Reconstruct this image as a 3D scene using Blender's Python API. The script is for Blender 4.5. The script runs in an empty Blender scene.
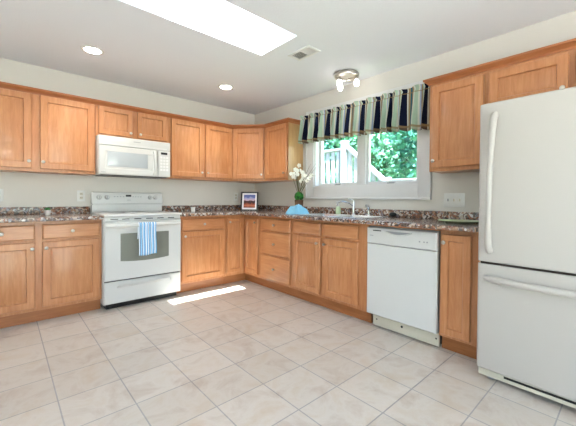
import bpy, bmesh, math, random
from mathutils import Vector, Matrix
random.seed(7)
S = bpy.context.scene
COL = S.collection

# ------------------------------------------------------------------ camera
cd = bpy.data.cameras.new('camera')
cam = bpy.data.objects.new('camera', cd)
COL.objects.link(cam)
cR = Vector((0.74334659, -0.66886503, 0.00744428))
cU = Vector((0.00337466, 0.01487886, 0.99988361))
cF = Vector((0.66889794, 0.74323495, -0.01331734))
M = Matrix((cR, cU, -cF)).transposed().to_4x4()
M.translation = Vector((-2.82906, -3.90947, 1.06500))
cam.matrix_world = M
cd.sensor_fit = 'HORIZONTAL'
cd.sensor_width = 36.0
cd.lens = 316.122 / 576 * 36
cd.shift_y = -10.388 / 576
cd.clip_start = 0.05
S.camera = cam

# ------------------------------------------------------------------ sky, sun, exposure
W = bpy.data.worlds.new('sky')
S.world = W
W.use_nodes = True
nt = W.node_tree
for n in list(nt.nodes):
    nt.nodes.remove(n)
sky = nt.nodes.new('ShaderNodeTexSky')
sky.sky_type = 'NISHITA'
sky.sun_disc = False
sky.sun_elevation = math.radians(60)
sky.sun_rotation = math.radians(203)
hs = nt.nodes.new('ShaderNodeHueSaturation')
hs.inputs['Saturation'].default_value = 0.85
bg = nt.nodes.new('ShaderNodeBackground')
bg.inputs['Strength'].default_value = 0.46
wo = nt.nodes.new('ShaderNodeOutputWorld')
nt.links.new(sky.outputs[0], hs.inputs['Color'])
nt.links.new(hs.outputs[0], bg.inputs['Color'])
nt.links.new(bg.outputs[0], wo.inputs['Surface'])

sd = bpy.data.lights.new('sun', 'SUN')
sd.energy = 25.0
sd.angle = math.radians(0.6)
sd.color = (1.0, 0.985, 0.96)
sun = bpy.data.objects.new('sun', sd)
COL.objects.link(sun)
sun.rotation_euler = Vector((0.42, 0.99, -2.327)).to_track_quat('-Z', 'Y').to_euler()

def portal(name, loc, direction, sx, sy):
    d = bpy.data.lights.new(name, 'AREA')
    d.shape = 'RECTANGLE'
    d.size, d.size_y = sx, sy
    d.cycles.is_portal = True
    o = bpy.data.objects.new(name, d)
    COL.objects.link(o)
    o.location = loc
    o.rotation_euler = Vector(direction).to_track_quat('-Z', 'Y').to_euler()

portal('added_rear_door_portal', (-2.9, -6.19, 1.10), (0, 1, 0), 2.6, 2.1)  # sky sampling through the added rear door
portal('added_side_window_portal', (-5.19, -4.2, 1.45), (1, 0, 0), 2.0, 1.2)  # sky sampling through the added left-wall window
portal('skylight_portal', (-1.625, -1.886, 3.045), (0, 0, -1), 0.99, 0.458)
portal('sink_window_portal', (0.13, -1.8975, 1.62), (-1, 0, 0), 1.32, 0.84)

S.view_settings.view_transform = 'Standard'
S.view_settings.look = 'None'
S.view_settings.gamma = 1.0
S.view_settings.use_curve_mapping = False
S.view_settings.exposure = 1.25
S.cycles.use_denoising = True
S.cycles.max_bounces = 10
S.cycles.diffuse_bounces = 6
S.cycles.transparent_max_bounces = 12
S.cycles.sample_clamp_indirect = 8.0

# ------------------------------------------------------------------ materials
def lin(r, g, b):
    f = lambda c: (c / 255 / 12.92) if c / 255 <= 0.04045 else ((c / 255 + 0.055) / 1.055) ** 2.4
    return (f(r), f(g), f(b), 1)

def mat(name, col=(0.8, 0.8, 0.8, 1), rough=0.5, metal=0.0, spec=0.5, emit=None, estr=0, coat=0):
    m = bpy.data.materials.new(name)
    m.use_nodes = True
    b = m.node_tree.nodes['Principled BSDF']
    b.inputs['Base Color'].default_value = col
    b.inputs['Roughness'].default_value = rough
    b.inputs['Metallic'].default_value = metal
    b.inputs['Specular IOR Level'].default_value = spec
    b.inputs['Coat Weight'].default_value = coat
    if emit:
        b.inputs['Emission Color'].default_value = emit
        b.inputs['Emission Strength'].default_value = estr
    return m

class NT:
    """small helper around one material's node tree"""
    def __init__(s, m):
        s.t = m.node_tree
        s.b = s.t.nodes['Principled BSDF']
    def n(s, kind, **kw):
        x = s.t.nodes.new(kind)
        for k, v in kw.items():
            if k in x.inputs:
                x.inputs[k].default_value = v
            else:
                setattr(x, k, v)
        return x
    def l(s, a, b):
        s.t.links.new(a, b)
    def ramp(s, stops, interp='LINEAR'):
        r = s.t.nodes.new('ShaderNodeValToRGB')
        r.color_ramp.interpolation = interp
        e = r.color_ramp.elements
        while len(e) < len(stops):
            e.new(0.5)
        for el, (p, c) in zip(e, stops):
            el.position = p
            el.color = c
        return r
    def bump(s, src, strength, dist):
        b = s.n('ShaderNodeBump', Strength=strength, Distance=dist)
        s.l(src, b.inputs['Height'])
        s.l(b.outputs[0], s.b.inputs['Normal'])

def wood(name, scale, dark, mid, light):
    m = mat(name, mid, 0.33, coat=0.15)
    k = NT(m)
    tc = k.n('ShaderNodeTexCoord')
    oi = k.n('ShaderNodeObjectInfo')
    add = k.n('ShaderNodeVectorMath', operation='ADD')
    mul = k.n('ShaderNodeMath', operation='MULTIPLY')
    mul.inputs[1].default_value = 37.0
    k.l(oi.outputs['Random'], mul.inputs[0])
    k.l(tc.outputs['Object'], add.inputs[0])
    k.l(mul.outputs[0], add.inputs[1])
    mp = k.n('ShaderNodeMapping')
    mp.inputs['Scale'].default_value = scale
    k.l(add.outputs[0], mp.inputs['Vector'])
    no = k.n('ShaderNodeTexNoise', Scale=5.0, Detail=6.0, Roughness=0.62, Distortion=0.5)
    k.l(mp.outputs[0], no.inputs['Vector'])
    big = k.n('ShaderNodeTexNoise', Scale=3.0, Detail=2.0)
    k.l(add.outputs[0], big.inputs['Vector'])
    mx = k.n('ShaderNodeMath', operation='ADD')
    m2 = k.n('ShaderNodeMath', operation='MULTIPLY')
    m2.inputs[1].default_value = 0.55
    k.l(big.outputs[0], m2.inputs[0])
    k.l(no.outputs[0], mx.inputs[0])
    k.l(m2.outputs[0], mx.inputs[1])
    r = k.ramp([(0.50, dark), (0.77, mid), (1.0, light)])
    k.l(mx.outputs[0], r.inputs[0])
    k.l(r.outputs[0], k.b.inputs['Base Color'])
    return m

WD, WM, WL = lin(176, 113, 70), lin(191, 130, 86), lin(203, 146, 102)
wood_v = wood('maple_upright_grain', (9, 9, 0.9), WD, WM, WL)
wood_x = wood('maple_cross_grain_back', (0.9, 9, 9), WD, WM, WL)
wood_y = wood('maple_cross_grain_right', (9, 0.9, 9), WD, WM, WL)
wood_toe = wood('maple_toe_board', (1, 1, 9), lin(150, 90, 50), lin(166, 104, 60), lin(178, 116, 70))
wood_crown = wood('maple_crown_moulding', (1, 1, 9), lin(150, 88, 50), lin(170, 104, 62), lin(184, 118, 74))
wood_side = wood('pale_maple_side_panel', (9, 9, 0.9), lin(172, 132, 88), lin(188, 148, 102), lin(200, 162, 116))

wall_m = mat('wall_paint', lin(215, 211, 205), 0.75, spec=0.25)
k = NT(wall_m)
no = k.n('ShaderNodeTexNoise', Scale=180.0, Detail=2.0)
k.l(k.n('ShaderNodeTexCoord').outputs['Object'], no.inputs['Vector'])
k.bump(no.outputs[0], 0.08, 0.002)
ceil_m = mat('ceiling_paint', lin(230, 232, 238), 0.85, spec=0.2)
k = NT(ceil_m)
no = k.n('ShaderNodeTexNoise', Scale=70.0, Detail=4.0)
k.l(k.n('ShaderNodeTexCoord').outputs['Object'], no.inputs['Vector'])
k.bump(no.outputs[0], 0.25, 0.004)
trim_m = mat('window_trim_paint', lin(220, 219, 220), 0.45)
white_m = mat('white_enamel', lin(206, 206, 205), 0.25, coat=0.2)
fridge_m = mat('white_textured_fridge_steel', lin(183, 178, 173), 0.36, coat=0.1)
k = NT(fridge_m)
no = k.n('ShaderNodeTexNoise', Scale=420.0, Detail=1.0)
k.l(k.n('ShaderNodeTexCoord').outputs['Object'], no.inputs['Vector'])
k.bump(no.outputs[0], 0.06, 0.001)
offwhite_m = mat('offwhite_plastic', lin(206, 200, 184), 0.4)
grey_m = mat('grey_plastic', lin(150, 152, 156), 0.4)
black_m = mat('black_plastic', lin(16, 16, 18), 0.35)
dark_m = mat('dark_recess', lin(30, 26, 24), 0.7)
gap_m = mat('dark_seam_rubber', lin(38, 28, 22), 0.8)
ovenglass_m = mat('oven_window_glass', lin(122, 124, 116), 0.08, coat=0.4)
mwglass_m = mat('microwave_window_glass', lin(176, 182, 188), 0.10, coat=0.4)
steel_m = mat('brushed_nickel', lin(200, 194, 186), 0.28, metal=1.0)
chrome_m = mat('chrome', lin(215, 217, 222), 0.10, metal=1.0)
sink_m = mat('sink_steel', lin(214, 220, 226), 0.22, metal=0.85)
lamp_m = mat('lamp_glow', (1, 1, 1, 1), 0.4, emit=(1.0, 0.93, 0.82, 1), estr=14)
globe_m = mat('frosted_glass_glow', (1, 1, 1, 1), 0.4, emit=(1.0, 0.95, 0.86, 1), estr=5)
rod_m = mat('dark_bronze_rod', lin(58, 48, 40), 0.4, metal=0.6)
ext_m = mat('white_exterior_paint', lin(150, 155, 162), 0.6)
deck_m = mat('grey_deck_boards', lin(176, 172, 166), 0.8)
moss_m = mat('green_moss', lin(42, 122, 34), 0.9)
k = NT(moss_m)
no = k.n('ShaderNodeTexNoise', Scale=60.0, Detail=4.0)
k.l(k.n('ShaderNodeTexCoord').outputs['Object'], no.inputs['Vector'])
r = k.ramp([(0.35, lin(12, 56, 12)), (0.6, lin(40, 118, 32))])
k.l(no.outputs[0], r.inputs[0])
k.l(r.outputs[0], k.b.inputs['Base Color'])
k.bump(no.outputs[0], 0.8, 0.01)
petal_m = mat('white_petals', lin(244, 242, 232), 0.6)
stem_m = mat('brown_green_stem', lin(96, 92, 62), 0.7)
vase_m = mat('brown_woven_pot', lin(92, 62, 42), 0.7)
k = NT(vase_m)
wv = k.n('ShaderNodeTexWave', Scale=60.0, Distortion=2.0)
k.l(k.n('ShaderNodeTexCoord').outputs['Object'], wv.inputs['Vector'])
r = k.ramp([(0.2, lin(66, 42, 28)), (0.8, lin(124, 88, 60))])
k.l(wv.outputs[0], r.inputs[0])
k.l(r.outputs[0], k.b.inputs['Base Color'])
cloth_m = mat('sky_blue_cloth', lin(128, 190, 222), 0.85)
pot_m = mat('white_ceramic', lin(222, 222, 220), 0.3)
plate_m = mat('pale_green_glaze', lin(188, 212, 166), 0.35)
plate_rim_m = mat('dark_green_glaze', lin(96, 104, 72), 0.3)
soap_m = mat('clear_green_soap_bottle', lin(206, 226, 190), 0.15)
mat_board_m = mat('white_mat_board', lin(238, 236, 240), 0.6)
frame_m = mat('navy_black_frame', lin(22, 22, 34), 0.35)

# floor tile: square grid of beige porcelain with grey grout
tile_m = mat('beige_floor_tile', lin(205, 193, 180), 0.34)
k = NT(tile_m)
TC = k.n('ShaderNodeTexCoord')
mp = k.n('ShaderNodeMapping')
mp.inputs['Location'].default_value = (2.323, 3.07, 0)
k.l(TC.outputs['Object'], mp.inputs['Vector'])
br = k.n('ShaderNodeTexBrick', offset=0.0, squash=1.0)
br.inputs['Scale'].default_value = 1.0
br.inputs['Brick Width'].default_value = 0.2985
br.inputs['Row Height'].default_value = 0.2935
br.inputs['Mortar Size'].default_value = 0.0036
br.inputs['Mortar Smooth'].default_value = 0.2
br.inputs['Bias'].default_value = 0.0
br.inputs['Color1'].default_value = lin(204, 197, 191)
br.inputs['Color2'].default_value = lin(194, 186, 179)
br.inputs['Mortar'].default_value = lin(164, 163, 165)
k.l(mp.outputs[0], br.inputs['Vector'])
no = k.n('ShaderNodeTexNoise', Scale=5.0, Detail=7.0, Roughness=0.65, Distortion=0.6)
k.l(TC.outputs['Object'], no.inputs['Vector'])
r = k.ramp([(0.30, lin(232, 222, 216)), (0.50, (1, 1, 1, 1)), (0.72, lin(244, 234, 222))])
k.l(no.outputs[0], r.inputs[0])
mix = k.n('ShaderNodeMix', data_type='RGBA', blend_type='MULTIPLY')
mix.inputs[0].default_value = 1.0
k.l(br.outputs['Color'], mix.inputs[6])
k.l(r.outputs[0], mix.inputs[7])
k.l(mix.outputs[2], k.b.inputs['Base Color'])
inv = k.n('ShaderNodeMath', operation='SUBTRACT')
inv.inputs[0].default_value = 1.0
k.l(br.outputs['Fac'], inv.inputs[1])
k.bump(inv.outputs[0], 0.5, 0.002)
rr = k.n('ShaderNodeMapRange')
rr.inputs['To Min'].default_value = 0.32
rr.inputs['To Max'].default_value = 0.7
k.l(br.outputs['Fac'], rr.inputs['Value'])
k.l(rr.outputs[0], k.b.inputs['Roughness'])

# speckled laminate counter
counter_m = mat('speckled_granite_laminate', lin(140, 118, 104), 0.22, coat=0.3)
k = NT(counter_m)
TC = k.n('ShaderNodeTexCoord')
dn = k.n('ShaderNodeTexNoise', Scale=14.0, Detail=3.0)
k.l(TC.outputs['Object'], dn.inputs['Vector'])
mixv = k.n('ShaderNodeMix', data_type='RGBA', blend_type='LINEAR_LIGHT')
mixv.inputs[0].default_value = 0.05
k.l(TC.outputs['Object'], mixv.inputs[6])
k.l(dn.outputs['Color'], mixv.inputs[7])
vo = k.n('ShaderNodeTexVoronoi', Scale=56.0)
k.l(mixv.outputs[2], vo.inputs['Vector'])
sep = k.n('ShaderNodeSeparateColor')
k.l(vo.outputs['Color'], sep.inputs[0])
r = k.ramp([(0.0, lin(36, 28, 28)), (0.16, lin(112, 62, 40)), (0.32, lin(158, 118, 88)), (0.46, lin(132, 124, 134)),
            (0.58, lin(74, 52, 46)), (0.70, lin(200, 184, 170)), (0.82, lin(150, 84, 50)), (0.90, lin(220, 214, 212))], 'CONSTANT')
k.l(sep.outputs[0], r.inputs[0])
n2 = k.n('ShaderNodeTexNoise', Scale=90.0, Detail=4.0, Roughness=0.7)
k.l(TC.outputs['Object'], n2.inputs['Vector'])
r2 = k.ramp([(0.36, lin(70, 56, 52)), (0.5, lin(140, 120, 106)), (0.66, lin(196, 188, 182))])
k.l(n2.outputs[0], r2.inputs[0])
mix = k.n('ShaderNodeMix', data_type='RGBA', blend_type='MIX')
mix.inputs[0].default_value = 0.30
k.l(r.outputs[0], mix.inputs[6])
k.l(r2.outputs[0], mix.inputs[7])
k.l(mix.outputs[2], k.b.inputs['Base Color'])

# glass: straight-through with a faint mirror reflection
glass_m = bpy.data.materials.new('window_glass')
glass_m.use_nodes = True
gt = glass_m.node_tree
for n in list(gt.nodes):
    gt.nodes.remove(n)
tr = gt.nodes.new('ShaderNodeBsdfTransparent')
tr.inputs[0].default_value = (0.93, 0.98, 0.97, 1)
gl = gt.nodes.new('ShaderNodeBsdfGlossy')
gl.inputs['Roughness'].default_value = 0.02
mxs = gt.nodes.new('ShaderNodeMixShader')
mxs.inputs[0].default_value = 0.05
mo = gt.nodes.new('ShaderNodeOutputMaterial')
gt.links.new(tr.outputs[0], mxs.inputs[1])
gt.links.new(gl.outputs[0], mxs.inputs[2])
gt.links.new(mxs.outputs[0], mo.inputs[0])

def stripes(name, stops, repeat, hem=None, rough=0.9):
    """vertical stripes along UV.x, optional band in UV.y"""
    m = mat(name, (0.8, 0.8, 0.8, 1), rough, spec=0.2)
    k = NT(m)
    uv = k.n('ShaderNodeTexCoord')
    sx = k.n('ShaderNodeSeparateXYZ')
    k.l(uv.outputs['UV'], sx.inputs[0])
    mu = k.n('ShaderNodeMath', operation='MULTIPLY')
    mu.inputs[1].default_value = repeat
    k.l(sx.outputs[0], mu.inputs[0])
    fr = k.n('ShaderNodeMath', operation='FRACT')
    k.l(mu.outputs[0], fr.inputs[0])
    r = k.ramp(stops, 'CONSTANT')
    k.l(fr.outputs[0], r.inputs[0])
    out = r.outputs[0]
    if hem:
        rh = k.ramp(hem, 'CONSTANT')
        k.l(sx.outputs[1], rh.inputs[0])
        mix = k.n('ShaderNodeMix', data_type='RGBA', blend_type='MIX')
        k.l(rh.outputs[0], mix.inputs[0])
        k.l(out, mix.inputs[6])
        mix.inputs[7].default_value = lin(142, 116, 82)
        out = mix.outputs[2]
    k.l(out, k.b.inputs['Base Color'])
    return m

NAVY, MINT, TAN, CREAM, SKYB, TEAL = lin(10, 18, 44), lin(160, 182, 164), lin(150, 130, 98), lin(204, 205, 192), lin(150, 166, 196), lin(36, 92, 112)
valance_m = stripes('striped_valance_fabric',
    [(0.0, NAVY), (0.21, CREAM), (0.25, TAN), (0.32, TEAL), (0.38, TAN), (0.44, CREAM), (0.50, MINT), (0.66, CREAM), (0.72, SKYB), (0.78, TAN), (0.86, MINT), (0.95, CREAM)],
    10.0, [(0.0, (0.35, 0.35, 0.35, 1)), (0.06, (0.85, 0.85, 0.85, 1)), (0.11, (0, 0, 0, 1)), (0.86, (0.6, 0.6, 0.6, 1)), (0.885, (0, 0, 0, 1))])
towel_m = stripes('blue_striped_towel',
    [(0.0, lin(224, 234, 244)), (0.10, lin(52, 92, 150)), (0.17, lin(150, 196, 232)), (0.34, lin(40, 74, 132)), (0.40, lin(226, 238, 248)),
     (0.52, lin(136, 186, 228)), (0.68, lin(60, 110, 176)), (0.74, lin(232, 240, 248)), (0.88, lin(110, 168, 216))], 2.0)

picture_m = mat('landscape_print', (0.5, 0.4, 0.4, 1), 0.6)
k = NT(picture_m)
uv = k.n('ShaderNodeTexCoord')
sx = k.n('ShaderNodeSeparateXYZ')
k.l(uv.outputs['UV'], sx.inputs[0])
no = k.n('ShaderNodeTexNoise', Scale=4.0, Detail=4.0)
k.l(uv.outputs['UV'], no.inputs['Vector'])
ad = k.n('ShaderNodeMath', operation='MULTIPLY_ADD')
ad.inputs[1].default_value = 0.35
k.l(no.outputs[0], ad.inputs[0])
k.l(sx.outputs[1], ad.inputs[2])
r = k.ramp([(0.20, lin(120, 58, 38)), (0.34, lin(196, 112, 82)), (0.45, lin(150, 66, 44)), (0.55, lin(58, 26, 26)), (0.70, lin(66, 34, 40)), (0.74, lin(206, 172, 186)), (0.92, lin(150, 156, 204)), (1.0, lin(92, 104, 168))])
k.l(ad.outputs[0], r.inputs[0])
k.l(r.outputs[0], k.b.inputs['Base Color'])

def leafmat(name, a, b):
    m = mat(name, a, 0.7, spec=0.2)
    k = NT(m)
    no = k.n('ShaderNodeTexNoise', Scale=1.6, Detail=4.0)
    k.l(k.n('ShaderNodeTexCoord').outputs['Object'], no.inputs['Vector'])
    r = k.ramp([(0.35, a), (0.65, b)])
    k.l(no.outputs[0], r.inputs[0])
    k.l(r.outputs[0], k.b.inputs['Base Color'])
    return m
leaf_a = leafmat('bluish_green_leaves', lin(26, 84, 70), lin(92, 158, 136))
leaf_b = leafmat('fresh_green_leaves', lin(40, 104, 76), lin(128, 184, 156))
bark_m = mat('grey_bark', lin(110, 100, 92), 0.9)
lawn_m = leafmat('lawn_grass', lin(96, 120, 70), lin(140, 156, 104))
patio_m = mat('pale_concrete', lin(212, 208, 200), 0.9)

# ------------------------------------------------------------------ mesh helpers
class Fr:
    """local frame: u along a wall, d out of it, z up"""
    def __init__(s, O, U, D):
        s.O, s.U, s.D = Vector(O), Vector(U), Vector(D)
    def __call__(s, u, d, z):
        return s.O + s.U * u + s.D * d + Vector((0, 0, z))
BACK = Fr((0, 0, 0), (1, 0, 0), (0, -1, 0))       # u = x
RIGHT = Fr((0, 0, 0), (0, -1, 0), (-1, 0, 0))     # u = -y
WORLD = Fr((0, 0, 0), (1, 0, 0), (0, 1, 0))       # u = x, d = y

class MB:
    def __init__(s, fr=WORLD):
        s.bm = bmesh.new()
        s.fr = fr
        s.uvs = None
    def hexa(s, pts, bevel=0.0, seg=2):
        t = bmesh.new()
        v = [t.verts.new(p) for p in pts]
        for f in ((0, 1, 2, 3), (4, 5, 6, 7), (0, 1, 5, 4), (1, 2, 6, 5), (2, 3, 7, 6), (3, 0, 4, 7)):
            t.faces.new([v[i] for i in f])
        if bevel > 0:
            bmesh.ops.bevel(t, geom=list(t.edges), offset=bevel, segments=seg, profile=0.5, affect='EDGES')
        s._merge(t)
        return s
    def _merge(s, t):
        mp = {}
        for v in t.verts:
            mp[v] = s.bm.verts.new(v.co)
        for f in t.faces:
            try:
                s.bm.faces.new([mp[v] for v in f.verts])
            except ValueError:
                pass
        t.free()
    def box(s, u0, u1, d0, d1, z0, z1, bevel=0.0, seg=2):
        F = s.fr
        return s.hexa([F(u0, d0, z0), F(u1, d0, z0), F(u1, d1, z0), F(u0, d1, z0),
                       F(u0, d0, z1), F(u1, d0, z1), F(u1, d1, z1), F(u0, d1, z1)], bevel, seg)
    def slab(s, u0, u1, z0, z1, dback, rings):
        """panel whose front is a set of concentric rectangles (inset, depth)"""
        F = s.fr
        prev = None
        seq = [(0.0, dback)] + rings
        for i, (a, d) in enumerate(seq):
            ring = [s.bm.verts.new(F(u, d, z)) for u, z in ((u0 + a, z0 + a), (u1 - a, z0 + a), (u1 - a, z1 - a), (u0 + a, z1 - a))]
            if prev:
                for j in range(4):
                    s.bm.faces.new((prev[j], prev[(j + 1) % 4], ring[(j + 1) % 4], ring[j]))
            else:
                s.bm.faces.new(ring[::-1])
            prev = ring
        s.bm.faces.new(prev)
        return s
    def prism(s, poly, z0, z1, bevel=0.0):
        t = bmesh.new()
        a = [t.verts.new(s.fr(p[0], p[1], z0)) for p in poly]
        b = [t.verts.new(s.fr(p[0], p[1], z1)) for p in poly]
        t.faces.new(a[::-1]); t.faces.new(b)
        n = len(poly)
        for i in range(n):
            t.faces.new((a[i], a[(i + 1) % n], b[(i + 1) % n], b[i]))
        if bevel:
            bmesh.ops.bevel(t, geom=list(t.edges), offset=bevel, segments=2, profile=0.5, affect='EDGES')
        s._merge(t)
        return s
    def lathe(s, prof, O, axis=(0, 0, 1), seg=20, cap=True):
        """profile of (radius, height) spun about an axis through world point O"""
        q = Vector((0, 0, 1)).rotation_difference(Vector(axis).normalized())
        O = Vector(O)
        prev = None
        for r, h in prof:
            ring = [s.bm.verts.new(O + q @ Vector((r * math.cos(2 * math.pi * i / seg), r * math.sin(2 * math.pi * i / seg), h))) for i in range(seg)]
            if prev:
                for i in range(seg):
                    s.bm.faces.new((prev[i], prev[(i + 1) % seg], ring[(i + 1) % seg], ring[i]))
            elif cap:
                s.bm.faces.new(ring[::-1])
            prev = ring
        if cap:
            s.bm.faces.new(prev)
        return s
    def tube(s, pts, rad, seg=10, flat=None):
        """sweep of an ellipse along points; rad may be a list; flat = (side vector, ratio)"""
        pts = [Vector(p) for p in pts]
        n = len(pts)
        rs = rad if isinstance(rad, (list, tuple)) else [rad] * n
        prev = None
        up = None
        for i, p in enumerate(pts):
            t = (pts[min(i + 1, n - 1)] - pts[max(i - 1, 0)]).normalized()
            if flat:
                a = Vector(flat[0])
                a = (a - t * a.dot(t)).normalized()
            else:
                if up is None:
                    up = Vector((0, 0, 1)) if abs(t.z) < 0.9 else Vector((1, 0, 0))
                a = (up - t * up.dot(t)).normalized()
                up = a
            b = t.cross(a)
            k = flat[1] if flat else 1.0
            ring = [s.bm.verts.new(p + a * (math.cos(2 * math.pi * j / seg) * rs[i] * k) + b * (math.sin(2 * math.pi * j / seg) * rs[i])) for j in range(seg)]
            if prev:
                for j in range(seg):
                    s.bm.faces.new((prev[j], prev[(j + 1) % seg], ring[(j + 1) % seg], ring[j]))
            else:
                s.bm.faces.new(ring[::-1])
            prev = ring
        s.bm.faces.new(prev)
        return s
    def ball(s, c, r, sub=2, sq=(1, 1, 1), jitter=0.0):
        t = bmesh.new()
        bmesh.ops.create_icosphere(t, subdivisions=sub, radius=r)
        for v in t.verts:
            j = 1 + random.uniform(-jitter, jitter)
            v.co = Vector(c) + Vector((v.co.x * sq[0] * j, v.co.y * sq[1] * j, v.co.z * sq[2] * j))
        s._merge(t)
        return s
    def build(s, name, m, parent=None, ang=35, recalc=True):
        if recalc:
            bmesh.ops.recalc_face_normals(s.bm, faces=list(s.bm.faces))
        me = bpy.data.meshes.new(name)
        off = Vector((0, 0, 0))
        p = parent
        while p is not None:
            off += p.location
            p = p.parent
        bmesh.ops.translate(s.bm, verts=list(s.bm.verts), vec=-off)
        s.bm.to_mesh(me)
        s.bm.free()
        me.materials.append(m)
        for f in me.polygons:
            f.use_smooth = True
        me.set_sharp_from_angle(angle=math.radians(ang))
        o = bpy.data.objects.new(name, me)
        COL.objects.link(o)
        if parent is not None:
            o.parent = parent
        return o

def sheet(name, rows, m, parent=None, uv=None, thick=0.0, off=(0, 0, 0)):
    """cloth-like grid; rows[i][j] world points, uv[i][j]"""
    o0 = Vector(off)
    vs = [tuple(Vector(p) - o0) for r in rows for p in r]
    nj = len(rows[0])
    fs, luv = [], []
    for i in range(len(rows) - 1):
        for j in range(nj - 1):
            q = (i * nj + j, i * nj + j + 1, (i + 1) * nj + j + 1, (i + 1) * nj + j)
            fs.append(q)
    me = bpy.data.meshes.new(name)
    me.from_pydata(vs, [], fs)
    if uv:
        fl = [c for r in uv for c in r]
        L = me.uv_layers.new(name='UVMap')
        for lp in me.loops:
            L.data[lp.index].uv = fl[lp.vertex_index]
    me.materials.append(m)
    for f in me.polygons:
        f.use_smooth = True
    o = bpy.data.objects.new(name, me)
    COL.objects.link(o)
    if parent is not None:
        o.parent = parent
    if thick:
        md = o.modifiers.new('thickness', 'SOLIDIFY')
        md.thickness = thick
        md.offset = 0
    return o

def thing(name, label, cat, loc, group=None):
    o = bpy.data.objects.new(name, None)
    o.empty_display_size = 0.05
    COL.objects.link(o)
    o.location = loc
    o['label'] = label
    o['category'] = cat
    if group:
        o['group'] = group
    return o

def tag(o, label, cat, group=None, kind=None):
    o['label'] = label
    o['category'] = cat
    if group:
        o['group'] = group
    if kind:
        o['kind'] = kind
    return o

def struct(o):
    o['kind'] = 'structure'
    return o

# ------------------------------------------------------------------ the room
ZC = 2.327
XL, YR = -5.2, -6.2
struct(MB().box(XL - 0.15, 0.15, YR - 0.15, 0.15, -0.12, 0.0).build('floor', tile_m))
struct(MB().box(XL - 0.15, 0.15, 0.0, 0.15, 0.0, ZC).build('wall_back', wall_m))
WY0, WY1, WZ0, WZ1 = -2.56, -1.235, 1.20, 2.04
b = MB()
b.box(0, 0.15, YR - 0.15, WY0, 0, ZC).box(0, 0.15, WY1, 0.0, 0, ZC)
b.box(0, 0.15, WY0, WY1, 0, WZ0).box(0, 0.15, WY0, WY1, WZ1, ZC)
struct(b.build('wall_right', wall_m))
b = MB()
b.box(XL - 0.15, XL, YR - 0.15, -5.2, 0, ZC).box(XL - 0.15, XL, -3.2, 0.0, 0, ZC)
b.box(XL - 0.15, XL, -5.2, -3.2, 0, 0.85).box(XL - 0.15, XL, -5.2, -3.2, 2.05, ZC)
struct(b.build('wall_left', wall_m))
b = MB()
b.box(XL, -4.2, YR - 0.15, YR, 0, ZC).box(-1.6, 0, YR - 0.15, YR, 0, ZC).box(-4.2, -1.6, YR - 0.15, YR, 2.15, ZC)
struct(b.build('wall_rear', wall_m))
# ceiling with the skylight well
SX0, SX1, SY0, SY1 = -2.42, -1.13, -2.115, -1.657
TX0 = -2.12
HT = ZC + 0.68
b = MB()
b.box(XL - 0.15, 0.15, YR - 0.15, SY0, ZC, ZC + 0.12).box(XL - 0.15, 0.15, SY1, 0.15, ZC, ZC + 0.12)
b.box(XL - 0.15, SX0, SY0, SY1, ZC, ZC + 0.12).box(SX1, 0.15, SY0, SY1, ZC, ZC + 0.12)
struct(b.build('ceiling', ceil_m))
b = MB()
t = 0.05
b.box(SX0 - t, SX1 + t, SY1, SY1 + t, ZC + 0.121, HT)          # far side
b.box(SX0 - t, SX1 + t, SY0 - t, SY0, ZC + 0.121, HT)          # near side
b.box(SX1, SX1 + t, SY0, SY1, ZC + 0.121, HT)
P = [(SX0 - t, SY0, ZC + 0.121), (SX0, SY0, ZC + 0.121), (SX0, SY1, ZC + 0.121), (SX0 - t, SY1, ZC + 0.121),
     (TX0 - t, SY0, HT), (TX0, SY0, HT), (TX0, SY1, HT), (TX0 - t, SY1, HT)]
b.hexa(P)
b.box(SX0 - t, TX0 - t, SY0 - t, SY1 + t, HT - 0.02, HT)
well = struct(b.build('ceiling_skylight_well', mat('skylight_well_paint', lin(236, 240, 244), 0.8)))
o = bpy.data.objects.new('window_3', None); COL.objects.link(o); o.location = (-1.6, -1.88, HT); struct(o)
b = MB()
b.box(TX0 - 0.06, TX0, SY0 - 0.06, SY1 + 0.06, HT, HT + 0.05).box(SX1, SX1 + 0.06, SY0 - 0.06, SY1 + 0.06, HT, HT + 0.05)
b.box(TX0, SX1, SY0 - 0.06, SY0, HT, HT + 0.05).box(TX0, SX1, SY1, SY1 + 0.06, HT, HT + 0.05)
struct(b.build('window_frame', white_m, o))
struct(MB().box(TX0, SX1, SY0, SY1, HT + 0.03, HT + 0.036).build('window_pane', glass_m, o))

# sink window: casing, jambs, two sashes
o = bpy.data.objects.new('window_1', None); COL.objects.link(o); o.location = (0, -1.8975, WZ0); struct(o)
R = MB(RIGHT)
c0, c1 = 1.122, 2.671
R.box(c0, 1.245, 0.0, 0.018, WZ0 - 0.128, WZ1 + 0.10, 0.003).box(2.55, c1, 0.0, 0.018, WZ0 - 0.128, WZ1 + 0.10, 0.003)
R.box(1.245, 2.55, 0.0, 0.018, WZ0 - 0.128, WZ0 + 0.008, 0.003).box(1.245, 2.55, 0.0, 0.018, WZ1 - 0.008, WZ1 + 0.10, 0.003)
R.box(c0 - 0.004, c1 + 0.004, 0.0, 0.030, WZ0 - 0.138, WZ0 - 0.120, 0.003)
R.box(c1 - 0.012, c1 + 0.004, 0.0, 0.030, WZ0 - 0.120, WZ1 + 0.10, 0.003).box(c0 - 0.004, c0 + 0.012, 0.0, 0.030, WZ0 - 0.120, WZ1 + 0.10, 0.003)
struct(R.build('window_casing', trim_m, o))
R = MB(RIGHT)
R.box(1.2355, 1.262, -0.149, 0.0, WZ0, WZ1).box(2.533, 2.5595, -0.149, 0.0, WZ0, WZ1)
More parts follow.
